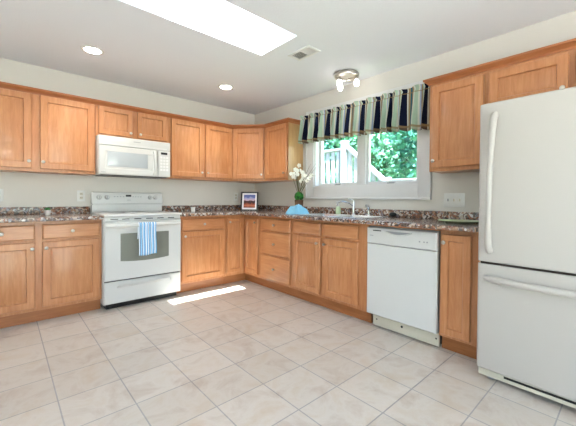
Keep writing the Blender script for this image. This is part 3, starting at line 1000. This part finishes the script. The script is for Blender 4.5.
# towel over the oven handle
rows, uvs = [], []
def hz(u):
    s_ = (u - RX0 - 0.02) / (RX1 - RX0 - 0.04)
    return 0.612 + 0.042 * math.sin(math.pi * s_) ** 0.35, 0.800 - 0.004 * math.sin(math.pi * s_)
NU, NV = 36, 40
for j in range(NV + 1):
    v = j / NV
    row, ur = [], []
    for i in range(NU + 1):
        s_ = i / NU
        u = -1.857 + 0.166 * s_
        hd, hzv = hz(u)
        R_ = 0.0215
        total_b, total_f = 0.14, 0.295
        wob = 0.004 * math.sin(s_ * 14 + 0.6) 
        if v < 0.25:
            q = v / 0.25
            d = hd - R_ - wob * 0.3 * (1 - q); z = hzv - total_b * (1 - q)
            d = max(d, 0.626)
        elif v < 0.40:
            a = math.pi * (1 - (v - 0.25) / 0.15)
            d = hd + R_ * math.cos(a); z = hzv + R_ * math.sin(a)
        else:
            q = (v - 0.40) / 0.60
            d = hd + R_ + wob * q + 0.002 * q * math.sin(s_ * 40)
            z = hzv - (total_f + 0.006 * math.sin(s_ * 5)) * q
        row.append(BACK(u + 0.002 * math.sin(v * 9), d, z)); ur.append((s_, v))
    rows.append(row); uvs.append(ur)
tw = sheet('dish_towel', rows, towel_m, None, uvs, 0.003)
tag(tw, 'blue and white striped dish towel hanging over the oven door handle', 'towel')

# ------------------------------------------------------------------ microwave
t = thing('microwave', 'white over-the-range microwave mounted under the short wall cabinet', 'microwave', (-1.78, -0.2, 1.29))
MX0, MX1, MF = -2.137, -1.424, 0.335
MB(BACK).box(MX0, MX1, 0.003, MF, 1.292, 1.6805, 0.004).build('body', white_m, t)
MB(BACK).box(MX0 + 0.03, MX1 - 0.03, 0.06, MF - 0.02, 1.285, 1.2918).build('vent_underside', black_m, t)
g = MB(BACK).box(MX0 + 0.002, MX1 - 0.002, MF + 0.0005, 0.360, 1.584, 1.679, 0.008, 3).build('vent_grille', white_m, t)
MB(BACK).box(-1.815, -1.745, 0.3603, 0.3612, 1.640, 1.647).build('badge', grey_m, g)
for i in range(3):
    MB(BACK).box(MX0 + 0.04, MX1 - 0.04, 0.3603, 0.3610, 1.594 + i * 0.006, 1.5965 + i * 0.006).build('slat_line', trim_m, g)
b = MB(BACK)
b.slab(MX0 + 0.002, -1.565, 1.294, 1.582, MF + 0.0005, [(0.0, 0.352), (0.008, 0.360), (0.055, 0.360), (0.062, 0.356)])
dm = b.build('door', white_m, t, 25)
b = MB(BACK)
b.slab(-2.058, -1.672, 1.376, 1.526, 0.3565, [(0.0, 0.3585), (0.004, 0.3605)])
b.build('window', mwglass_m, dm)
b = MB(BACK)
fx0, fx1, fz0, fz1 = -2.062, -1.668, 1.372, 1.530
hpts = []
for i in range(17):
    s_ = i / 16
    hpts.append(BACK(-1.602, 0.358 + 0.034 * math.sin(math.pi * s_) ** 0.5, 1.315 + 0.245 * s_))
MB().tube(hpts, 0.013, 12, ((1, 0, 0), 1.1)).build('handle', white_m, dm)
MB(BACK).box(-2.115, -2.075, 0.3603, 0.3610, 1.312, 1.317).build('badge', grey_m, dm)
pc = MB(BACK).box(-1.562, MX1 - 0.002, MF + 0.0005, 0.360, 1.294, 1.582, 0.006, 3).build('control_panel', white_m, t)
MB(BACK).box(-1.532, -1.462, 0.3603, 0.3615, 1.540, 1.564).build('display', black_m, pc)
for i in range(5):
    for j in range(3):
        MB(BACK).box(-1.540 + j * 0.032, -1.515 + j * 0.032, 0.3603, 0.3612, 1.360 + i * 0.034, 1.384 + i * 0.034).build('key', trim_m, pc)

# ------------------------------------------------------------------ dishwasher
t = thing('dishwasher', 'white built-in dishwasher between the sink cabinet and the narrow cabinet', 'dishwasher', RIGHT(2.68, 0.3, 0))
MB(RIGHT).box(2.400, 2.964, 0.03, 0.546, 0.117, 0.840).build('body', grey_m, t)
MB(RIGHT).slab(2.395, 2.968, 0.118, 0.697, 0.5465, [(0.0, 0.570), (0.006, 0.576)]).build('door', white_m, t, 25)
b = MB(RIGHT)
b.slab(2.395, 2.968, 0.702, 0.832, 0.5465, [(0.0, 0.572), (0.006, 0.580)])
pn = b.build('control_panel', white_m, t, 25)
# scooped handle: a curved lip over a shallow pocket
pts = [RIGHT(2.560 + 0.225 * i / 14, 0.582 + 0.006 * math.sin(math.pi * i / 14), 0.812 - 0.024 * math.sin(math.pi * i / 14)) for i in range(15)]
MB().tube(pts, 0.006, 10, ((0, 0, 1), 0.8)).build('handle_lip', white_m, pn)
b = MB(RIGHT)
pl = [(2.562 + 0.221 * i / 14, 0.8125) for i in range(15)] + [(2.562 + 0.221 * (14 - i) / 14, 0.810 - 0.021 * math.sin(math.pi * (14 - i) / 14)) for i in range(1, 14)]
va = [b.bm.verts.new(RIGHT(u, 0.5798, z)) for u, z in pl]
vb = [b.bm.verts.new(RIGHT(u, 0.5812, z)) for u, z in pl]
b.bm.faces.new(va[::-1]); b.bm.faces.new(vb)
for i in range(len(pl)):
    j = (i + 1) % len(pl)
    b.bm.faces.new((va[i], va[j], vb[j], vb[i]))
b.build('handle_pocket', grey_m, pn)
MB(RIGHT).box(2.455, 2.530, 0.5803, 0.5815, 0.806, 0.814).build('vent_slot', dark_m, pn)
MB(RIGHT).box(2.425, 2.458, 0.5803, 0.5812, 0.765, 0.771).build('badge', grey_m, pn)
for u in (2.845, 2.878, 2.900):
    MB().lathe([(0.006, 0), (0.006, 0.002)], RIGHT(u, 0.5803, 0.757), RIGHT.D, 12).build('button', grey_m, pn)
tp = MB(RIGHT).box(2.425, 2.968, 0.500, 0.522, 0.012, 0.113, 0.003)
tp.box(2.425, 2.968, 0.5222, 0.527, 0.086, 0.096, 0.002)
tpo = tp.build('toe_panel', offwhite_m, t)
tpo['label'] = 'off-white toe panel with screws'
MB().lathe([(0.009, 0), (0.009, 0.003), (0.005, 0.004)], RIGHT(2.685, 0.5223, 0.070), RIGHT.D, 14).build('plug', black_m, tpo)
for u in (2.462, 2.948):
    MB().lathe([(0.006, 0), (0.006, 0.002)], RIGHT(u, 0.5223, 0.066), RIGHT.D, 12).build('screw', dark_m, tpo)
MB(RIGHT).box(2.42, 2.95, 0.10, 0.495, 0.001, 0.1165).build('base', black_m, t)

# ------------------------------------------------------------------ refrigerator
t = thing('refrigerator', 'white bottom-freezer refrigerator at the right end of the counter', 'refrigerator', RIGHT(3.68, 0.4, 0))
GX0, GX1 = 3.270, 4.089
MB(RIGHT).box(GX0 + 0.004, GX1 - 0.004, 0.05, 0.655, 0.028, 1.610, 0.006).build('body', fridge_m, t)
def convex(u0, u1, z0, z1, d0, d1, bow, edge=0.016):
    """front panel with a slightly bowed face and rounded vertical edges"""
    b = MB(RIGHT)
    n = 28
    prof = []
    for i in range(n + 1):
        s_ = i / n
        u = u0 + (u1 - u0) * s_
        de = min(u - u0, u1 - u)
        rd = edge - math.sqrt(max(edge ** 2 - (edge - min(de, edge)) ** 2, 0))
        prof.append((u, d1 - bow + bow * (1 - (2 * s_ - 1) ** 2) - rd))
    # extra samples close to the edges
    xs = []
    for k_ in range(6):
        de = edge * (1 - math.cos(k_ / 5 * math.pi / 2))
        xs.append(de)
    us = [u0 + x for x in xs] + [u0 + edge + (u1 - u0 - 2 * edge) * i / 16 for i in range(1, 16)] + [u1 - x for x in xs[::-1]]
    prof = []
    for u in us:
        s_ = (u - u0) / (u1 - u0)
        de = min(u - u0, u1 - u)
        rd = edge - math.sqrt(max(edge ** 2 - (edge - min(de, edge)) ** 2, 0))
        prof.append((u, d1 - bow + bow * (1 - (2 * s_ - 1) ** 2) - rd))
    zs = [(z0, 0.006), (z0 + 0.006, 0.0), (z1 - 0.006, 0.0), (z1, 0.006)]
    prev = None
    for z, dd in zs:
        ring = [b.bm.verts.new(RIGHT(u, d - dd, z)) for u, d in prof] + [b.bm.verts.new(RIGHT(u1, d0, z)), b.bm.verts.new(RIGHT(u0, d0, z))]
        m_ = len(ring)
        if prev:
            for j in range(m_):
                b.bm.faces.new((prev[j], prev[(j + 1) % m_], ring[(j + 1) % m_], ring[j]))
        else:
            b.bm.faces.new(ring[::-1])
        prev = ring
    b.bm.faces.new(prev)
    return b
du = convex(GX0, GX1, 0.704, 1.626, 0.668, 0.742, 0.008).build('door', fridge_m, t, 30)
df = convex(GX0, GX1, 0.074, 0.690, 0.668, 0.742, 0.008).build('freezer_drawer', fridge_m, t, 30)
MB(RIGHT).box(GX0 + 0.012, GX1 - 0.012, 0.6555, 0.6675, 0.08, 1.60).build('door_gasket', gap_m, t)
MB(RIGHT).box(GX0 + 0.015, GX1 - 0.015, 0.668, 0.728, 0.6903, 0.7037).build('door_gap', gap_m, t)
# upper handle, bowed
hp = []
for i in range(29):
    s_ = i / 28
    z = 0.768 + (1.556 - 0.768) * s_
    q = math.sin(math.pi * s_)
    hp.append(RIGHT(3.334 + 0.018 * s_ + 0.000 * q, 0.738 + 0.022 * min(1, min(s_, 1 - s_) / 0.04) + 0.040 * q ** 0.8, z))
MB().tube(hp, [0.019 - 0.004 * math.sin(math.pi * i / 28) for i in range(29)], 14, ((0, 1, 0), 1.0)).build('handle', fridge_m, du)
hp = []
for i in range(29):
    s_ = i / 28
    q = math.sin(math.pi * s_)
    hp.append(RIGHT(3.318 + 0.735 * s_, 0.738 + 0.020 * min(1, min(s_, 1 - s_) / 0.04) + 0.040 * q ** 0.8, 0.612))
MB().tube(hp, 0.017, 14, ((0, 0, 1), 1.0)).build('handle', fridge_m, df)
gr = MB(RIGHT)
gr.box(GX0 + 0.01, GX1 - 0.01, 0.60, 0.722, 0.030, 0.070, 0.004)
gro = gr.build('grille', offwhite_m, t)
MB(RIGHT).box(3.41, 4.07, 0.7222, 0.7240, 0.052, 0.064).build('slot', dark_m, gro)
for u in (3.33, 4.05):
    MB().lathe([(0.02, 0), (0.022, 0.012), (0.012, 0.0285)], RIGHT(u, 0.66, 0.001), (0, 0, 1), 16).build('foot', grey_m, t)
    MB().lathe([(0.02, 0), (0.022, 0.012), (0.012, 0.0285)], RIGHT(u, 0.12, 0.001), (0, 0, 1), 16).build('foot', grey_m, t)
MB(RIGHT).box(GX1 - 0.09, GX1 - 0.01, 0.60, 0.72, 1.6265, 1.645, 0.004).build('hinge_cover', fridge_m, t)

# ------------------------------------------------------------------ things on the counter
CT = CZ1 + 0.0005
# framed picture leaning in the corner
pc_ = Vector((-0.335, -0.345, CT))
nf = Vector((-0.72, -0.69, 0)).normalized()
uf = Vector((-nf.y, nf.x, 0))
if uf.dot(cR) < 0:
    uf = -uf
PFm = Fr(pc_, uf, nf)
t = thing('picture_frame', 'dark framed landscape photo standing on the counter in the corner', 'picture frame', pc_)
hw, H_ = 0.119, 0.257
b = MB(PFm)
lean = lambda z: -0.045 * (z / H_)
def leaned(u0, u1, z0, z1, d0, d1, bev=0.0):
    F = PFm
    b.hexa([F(u0, d0 + lean(z0), z0), F(u1, d0 + lean(z0), z0), F(u1, d1 + lean(z0), z0), F(u0, d1 + lean(z0), z0),
            F(u0, d0 + lean(z1), z1), F(u1, d0 + lean(z1), z1), F(u1, d1 + lean(z1), z1), F(u0, d1 + lean(z1), z1)], bev)
fw = 0.018
leaned(-hw, -hw + fw, 0, H_, -0.014, 0.010, 0.002); leaned(hw - fw, hw, 0, H_, -0.014, 0.010, 0.002)
leaned(-hw + fw, hw - fw, 0, fw, -0.014, 0.010, 0.002); leaned(-hw + fw, hw - fw, H_ - fw, H_, -0.014, 0.010, 0.002)
leaned(-hw + 0.004, hw - 0.004, 0.004, H_ - 0.004, -0.014, -0.002)
b.build('frame', frame_m, t)
b = MB(PFm); leaned(-hw + fw, hw - fw, fw, H_ - fw, -0.0018, 0.001); b.build('mat_board', mat_board_m, t)
rows = [[PFm(-hw + 0.040 + (2 * hw - 0.080) * i, 0.0018 + lean(z), z) for i in (0, 1)] for z in (0.040, H_ - 0.040)]
sheet('print', rows, picture_m, t, [[(0, 0), (1, 0)], [(0, 1), (1, 1)]], 0.0, pc_)
b = MB(PFm)
b.hexa([PFm(0.03, -0.016, 0.0), PFm(0.075, -0.016, 0.0), PFm(0.075, -0.10, 0.0), PFm(0.03, -0.10, 0.0),
        PFm(0.03, -0.060, 0.2), PFm(0.075, -0.060, 0.2), PFm(0.075, -0.066, 0.2), PFm(0.03, -0.066, 0.2)], 0.001)
b.build('easel_back', frame_m, t)

# orchid-like flowers
vx, vy = -0.20, -1.185
t = thing('flower_pot', 'white blossoms on thin stems over a moss ball in a brown pot, beside the window', 'flower pot', (vx, vy, CT))
MB().lathe([(0.040, 0), (0.044, 0.004), (0.053, 0.150), (0.054, 0.155), (0.048, 0.155), (0.046, 0.140)], (vx, vy, CT), (0, 0, 1), 24).build('pot', vase_m, t)
MB().ball((vx, vy, CT + 0.195), 0.055, 4, (1, 1, 1.05), 0.05).build('moss', moss_m, t)
stems = MB()
tips = []
for q, (ax, ay, hh) in enumerate([(-0.02, 0.05, 0.52), (-0.03, -0.03, 0.56), (-0.06, -0.12, 0.47), (0.02, -0.18, 0.44), (-0.10, 0.03, 0.46), (-0.02, -0.08, 0.40), (-0.06, -0.02, 0.50), (0.02, 0.08, 0.46), (-0.04, -0.20, 0.40), (0.0, 0.03, 0.50), (-0.05, -0.15, 0.43)]):
    a = Vector((vx + ax * 0.15, vy + ay * 0.15, CT + 0.23)); c = Vector((vx + ax, vy + ay, CT + hh))
    m1 = a.lerp(c, 0.5) + Vector((0.01 * math.sin(q), 0.012 * math.cos(q * 2), 0.02))
    stems.tube([a, m1, c, c + Vector((ax * 0.25, ay * 0.35, -0.01))], [0.0035, 0.003, 0.0025, 0.0012], 6)
    tips += [(c, 1.0), (m1.lerp(c, 0.62) + Vector((random.uniform(-.02, .02), random.uniform(-.02, .02), 0)), 0.9)]
for q in range(6):     # bare twigs
    a = Vector((vx, vy, CT + 0.23)); c = Vector((vx + random.uniform(-.05, .05), vy + random.uniform(-.28, .10), CT + random.uniform(.42, .62)))
    stems.tube([a, a.lerp(c, 0.5) + Vector((0, 0.01, 0.02)), c], [0.003, 0.002, 0.001], 6)
stems.build('stem', stem_m, t)
for c, sc in tips:
    b = MB()
    face = (Vector((-0.7, -0.6, random.uniform(-.2, .3))) + Vector((random.uniform(-.4, .4), random.uniform(-.4, .4), 0))).normalized()
    a0 = face.orthogonal().normalized()
    b0 = face.cross(a0)
    for p_ in range(5):
        an = p_ * 2 * math.pi / 5 + random.uniform(-.2, .2)
        dr_ = a0 * math.cos(an) + b0 * math.sin(an)
        sd_ = face.cross(dr_)
        L_ = 0.026 * sc
        pr = [(0.0, 0.004, 0.0), (0.4, 0.011, 0.008), (0.75, 0.012, 0.010), (1.0, 0.004, 0.004)]
        prev = None
        for f_, w_, h_ in pr:
            cc = c + dr_ * (L_ * f_) + face * h_
            ring = [b.bm.verts.new(cc + sd_ * w_ * sc), b.bm.verts.new(cc + face * 0.003), b.bm.verts.new(cc - sd_ * w_ * sc), b.bm.verts.new(cc - face * 0.001)]
            if prev:
                for j in range(4):
                    b.bm.faces.new((prev[j], prev[(j + 1) % 4], ring[(j + 1) % 4], ring[j]))
            else:
                b.bm.faces.new(ring[::-1])
            prev = ring
        b.bm.faces.new(prev)
    b.ball(c + face * 0.006, 0.008, 1)
    b.build('blossom', petal_m, t)

# folded blue cloth
cc_ = Vector((-0.405, -1.375, CT))
ua = Vector((0.743, -0.669, 0)); da = Vector((-0.669, -0.743, 0))
rows = []
NA, NR = 48, 14
vs, fs = [], []
b = MB()
def cl_h(s_, w_):
    e_ = max(0.0, 1 - abs(s_ + 0.02) ** 2.6)
    g_ = max(0.0, 1 - abs(w_) ** 2.2)
    return 0.088 * e_ * g_ * (1 + 0.13 * math.sin(s_ * 8 + w_ * 4 + 0.8) + 0.05 * math.sin(s_ * 19 - w_ * 7)) + 0.008
grid = []
for i in range(NA + 1):
    r_ = []
    for j in range(NR + 1):
        s_ = -1 + 2 * i / NA; w_ = -1 + 2 * j / NR
        lim = 1 - 0.25 * abs(w_) ** 2
        r_.append(b.bm.verts.new(cc_ + ua * (s_ * 0.132 * lim) + da * (w_ * 0.075 * (1 - 0.3 * s_ * s_)) + Vector((0, 0, cl_h(s_, w_)))))
    grid.append(r_)
for i in range(NA):
    for j in range(NR):
        b.bm.faces.new((grid[i][j], grid[i + 1][j], grid[i + 1][j + 1], grid[i][j + 1]))
low = [[None] * (NR + 1) for _ in range(NA + 1)]
edge = [(i, 0) for i in range(NA + 1)] + [(NA, j) for j in range(1, NR + 1)] + [(i, NR) for i in range(NA - 1, -1, -1)] + [(0, j) for j in range(NR - 1, 0, -1)]
lowv = []
for i, j in edge:
    co = grid[i][j].co.copy(); co.z = CT
    lowv.append(b.bm.verts.new(co))
for q in range(len(edge)):
    r_ = (q + 1) % len(edge)
    b.bm.faces.new((grid[edge[q][0]][edge[q][1]], grid[edge[r_][0]][edge[r_][1]], lowv[r_], lowv[q]))
b.bm.faces.new(lowv)
o = b.build('folded_cloth', cloth_m, None, 60)
tag(o, 'sky blue folded cloth heaped on the counter in front of the flower pot', 'cloth')

# small pots on the counters
px, py = -2.522, -0.21
t = thing('potted_succulent', 'tiny green succulent in a white pot on the counter left of the range', 'potted plant', (px, py, CT))
MB().lathe([(0.017, 0), (0.019, 0.002), (0.026, 0.046), (0.023, 0.046), (0.022, 0.040)], (px, py, CT), (0, 0, 1), 20).build('pot', pot_m, t)
b = MB()
for q in range(26):
    a = q * 2.399
    el = 0.25 + 1.1 * (1 - q / 26)
    d_ = Vector((math.cos(a) * math.sin(el), math.sin(a) * math.sin(el), math.cos(el)))
    o_ = Vector((px, py, CT + 0.044))
    b.tube([o_, o_ + d_ * 0.014, o_ + d_ * 0.026 + Vector((0, 0, 0.004))], [0.004, 0.005, 0.001], 6)
b.build('leaves', moss_m, t)
px, py = -1.10, -0.245
o = MB().lathe([(0.020, 0), (0.024, 0.003), (0.026, 0.056), (0.022, 0.056), (0.020, 0.006)], (px, py, CT), (0, 0, 1), 22).build('cup', pot_m)
tag(o, 'small white cup on the counter right of the range', 'cup')
# plate near the refrigerator
px, py = -0.265, -3.005
t = thing('plate', 'round pale green plate lying on the counter beside the refrigerator', 'plate', (px, py, CT))
MB().lathe([(0.085, 0.0), (0.092, 0.001), (0.142, 0.010), (0.150, 0.0125), (0.150, 0.0145), (0.140, 0.0145), (0.095, 0.011), (0.001, 0.011)], (px, py, CT), (0, 0, 1), 40).build('dish', plate_m, t)
MB().lathe([(0.1425, 0.0090), (0.1520, 0.0118), (0.1520, 0.0135), (0.1501, 0.0130)], (px, py, CT), (0, 0, 1), 40, cap=False).build('rim', plate_rim_m, t)

# ------------------------------------------------------------------ wall plates
def outlet(fr, u, z, label, gang=1):
    w = 0.036 + 0.0235 * (gang - 1)
    t_ = thing('wall_outlet' if gang == 1 else 'switch_plate', label, 'outlet' if gang == 1 else 'switch plate', fr(u, 0, z - 0.057), 'wall plates')
    MB(fr).box(u - w, u + w, 0.0003, 0.006, z - 0.057, z + 0.057, 0.002).build('plate', pot_m, t_)
    for g_ in range(gang):
        uu = u + (g_ - (gang - 1) / 2) * 0.047
        if gang == 1:
            for zz_ in (z - 0.020, z + 0.020):
                s_ = MB(fr).box(uu - 0.014, uu + 0.014, 0.0062, 0.0085, zz_ - 0.014, zz_ + 0.014, 0.002).build('socket', offwhite_m, t_)
                MB(fr).box(uu - 0.007, uu - 0.004, 0.0086, 0.0090, zz_ - 0.004, zz_ + 0.006).box(uu + 0.004, uu + 0.007, 0.0086, 0.0090, zz_ - 0.004, zz_ + 0.006).build('slot', dark_m, s_)
        else:
            MB(fr).box(uu - 0.005, uu + 0.005, 0.0062, 0.016, z - 0.010, z + 0.012, 0.002).build('toggle', grey_m if g_ == 0 else offwhite_m, t_)
outlet(RIGHT, 2.865, 1.061, 'three-gang white switch plate on the wall left of the refrigerator', 3)
outlet(BACK, -2.225, 1.075, 'white wall outlet on the wall just left of the range')
outlet(BACK, -2.865, 1.075, 'white wall outlet above the left counter at the edge of the picture')
outlet(BACK, -0.330, 1.085, 'white wall outlet on the back wall behind the framed photo')

# ------------------------------------------------------------------ valance
VY0, VY1, VX = 1.108, 2.690, 0.078
t = thing('curtain_rod', 'thin dark curtain rod carrying the striped valance over the window', 'curtain rod', RIGHT(1.9, VX, 2.045))
MB().tube([RIGHT(1.102, VX, 2.045), RIGHT(2.695, VX, 2.045)], 0.0075, 10).build('rod', rod_m, t)
for u in (1.16, 2.64):
    MB(RIGHT).box(u - 0.010, u + 0.010, 0.0185, VX, 2.036, 2.046).box(u - 0.014, u + 0.014, 0.0182, 0.024, 2.01, 2.075).build('bracket', rod_m, t)
rows, uvs = [], []
NU, NV = 420, 26
for j in range(NV + 1):
    v = j / NV                     # 0 at hem, 1 at the top of the heading
    row, ur = [], []
    for i in range(NU + 1):
        s_ = i / NU
        u = VY0 + (VY1 - VY0) * s_
        hem_z = 1.735 - 0.01 * s_ - 0.055 * s_ ** 3
        z = hem_z + (2.073 - hem_z) * v
        ph = s_ * 2 * math.pi * 20 + 1.5 * math.sin(s_ * 17) + 1.1 * math.sin(s_ * 31 + 1) + 0.5 * math.sin(s_ * 9 + 2 * v)
        gather = abs(z - 2.045)
        amp = 0.008 + 0.024 * min(1, max(0, (2.03 - z) / 0.26)) + (0.005 if z > 2.055 else 0)
        d = VX + 0.012 + amp * (1 + math.sin(ph)) + 0.003 * (1 + math.sin(ph * 2.3 + 4 * v))
        if abs(z - 2.045) < 0.014:
            d = VX + 0.014 + 0.003 * math.sin(ph)
        du_ = 0.010 * math.cos(ph) * (1 - v) 
        z += 0.006 * math.sin(ph * 0.5) * (1 if v > 0.95 else 0) + (0.005 * math.sin(ph) if j == 0 else 0)
        row.append(RIGHT(u + du_, d, z)); ur.append(((ph - 1.0 * math.sin(s_ * 9 + 2 * v) * 0.5) / (2 * math.pi * 20) + 0.2385, v))
    rows.append(row); uvs.append(ur)
va_ = sheet('valance', rows, valance_m, None, uvs, 0.0015)
tag(va_, 'gathered valance striped navy, mint, cream and tan across the top of the window', 'valance')

# ------------------------------------------------------------------ ceiling fittings
plate_nickel = mat('satin_nickel_plate', lin(206, 198, 192), 0.45, metal=0.6)
t = thing('ceiling_light', 'round nickel ceiling fixture with three glowing white spot heads, above the window', 'ceiling light', (-0.265, -1.925, ZC))
lx, ly = -0.265, -1.925
MB().lathe([(0.098, 0.0), (0.104, -0.012), (0.085, -0.022), (0.012, -0.026)], (lx, ly, ZC - 0.0005), (0, 0, 1), 28).build('canopy', plate_nickel, t)
ring = [(lx + 0.112 * math.cos(a), ly + 0.112 * math.sin(a), ZC - 0.026) for a in [2 * math.pi * i / 40 for i in range(41)]]
MB().tube(ring, 0.012, 10, ((0, 0, 1), 1.7)).build('ring', steel_m, t)
b = MB()
for a in (0.4, 2.5, 4.6):
    b.tube([(lx + 0.04 * math.cos(a), ly + 0.04 * math.sin(a), ZC - 0.022), (lx + 0.112 * math.cos(a), ly + 0.112 * math.sin(a), ZC - 0.026)], 0.006, 8)
b.build('spoke', steel_m, t)
for (hx, hy, dx, dy) in ((-0.080, 0.022, -0.05, 0.03), (0.030, 0.095, -0.12, 0.0), (0.035, -0.092, -0.05, -0.12)):
    ax = Vector((dx, dy, -1.0)).normalized()
    hd_ = Vector((lx + hx, ly + hy, ZC - 0.055))
    h_ = MB().lathe([(0.008, 0), (0.016, 0.006), (0.0175, 0.030)], hd_, ax, 18).build('spot_head', steel_m, t)
    MB().lathe([(0.018, 0.0302), (0.023, 0.042), (0.025, 0.066), (0.021, 0.086), (0.010, 0.094)], hd_, ax, 20).build('glass_shade', globe_m, h_)
for (x, y, lab) in ((-2.256, -0.748, 'recessed round ceiling light nearer the camera, above the left wall cabinets'), (-0.945, -0.745, 'recessed round ceiling light farther back, near the corner')):
    t = thing('recessed_light', lab, 'ceiling light', (x, y, ZC), 'recessed ceiling lights')
    MB().lathe([(0.062, -0.001), (0.066, -0.007), (0.086, -0.006), (0.090, -0.0005), (0.062, -0.0005)], (x, y, ZC), (0, 0, 1), 36, cap=False).build('trim_ring', pot_m, t)
    MB().lathe([(0.064, -0.001), (0.062, -0.004), (0.03, -0.006)], (x, y, ZC), (0, 0, 1), 32).build('lens', lamp_m, t)
    l = bpy.data.lights.new('recessed_light_beam', 'SPOT')
    l.energy = 14; l.spot_size = math.radians(130); l.spot_blend = 0.8; l.shadow_soft_size = 0.05; l.color = (1, 0.90, 0.76)
    lo = bpy.data.objects.new('recessed_light_beam', l); COL.objects.link(lo); lo.location = (0, 0, -0.03); lo.parent = t
# air register
t = thing('air_vent', 'white rectangular air register in the ceiling beside the skylight', 'vent', (-0.88, -1.94, ZC))
b = MB()
vx0, vx1, vy0, vy1 = -0.965, -0.815, -2.075, -1.815
z0, z1 = ZC - 0.008, ZC - 0.0005
b.box(vx0, vx0 + 0.025, vy0, vy1, z0, z1, 0.002).box(vx1 - 0.025, vx1, vy0, vy1, z0, z1, 0.002)
b.box(vx0 + 0.025, vx1 - 0.025, vy0, vy0 + 0.025, z0, z1, 0.002).box(vx0 + 0.025, vx1 - 0.025, vy1 - 0.025, vy1, z0, z1, 0.002)
b.build('frame', pot_m, t)
MB().box(vx0 + 0.025, vx1 - 0.025, vy0 + 0.025, vy1 - 0.025, ZC - 0.002, ZC - 0.0006).build('duct_opening', dark_m, t)
for i in range(9):
    x = vx0 + 0.031 + i * 0.0105
    for y0, y1, tl in ((vy0 + 0.026, -1.950, -0.004), (-1.948, vy1 - 0.026, 0.004)):
        MB().hexa([(x, y0, z0), (x + 0.002, y0, z0), (x + 0.002, y1, z0), (x, y1, z0),
                   (x + tl, y0, ZC - 0.0022), (x + tl + 0.002, y0, ZC - 0.0022), (x + tl + 0.002, y1, ZC - 0.0022), (x + tl, y1, ZC - 0.0022)]).build('louver', pot_m, t)
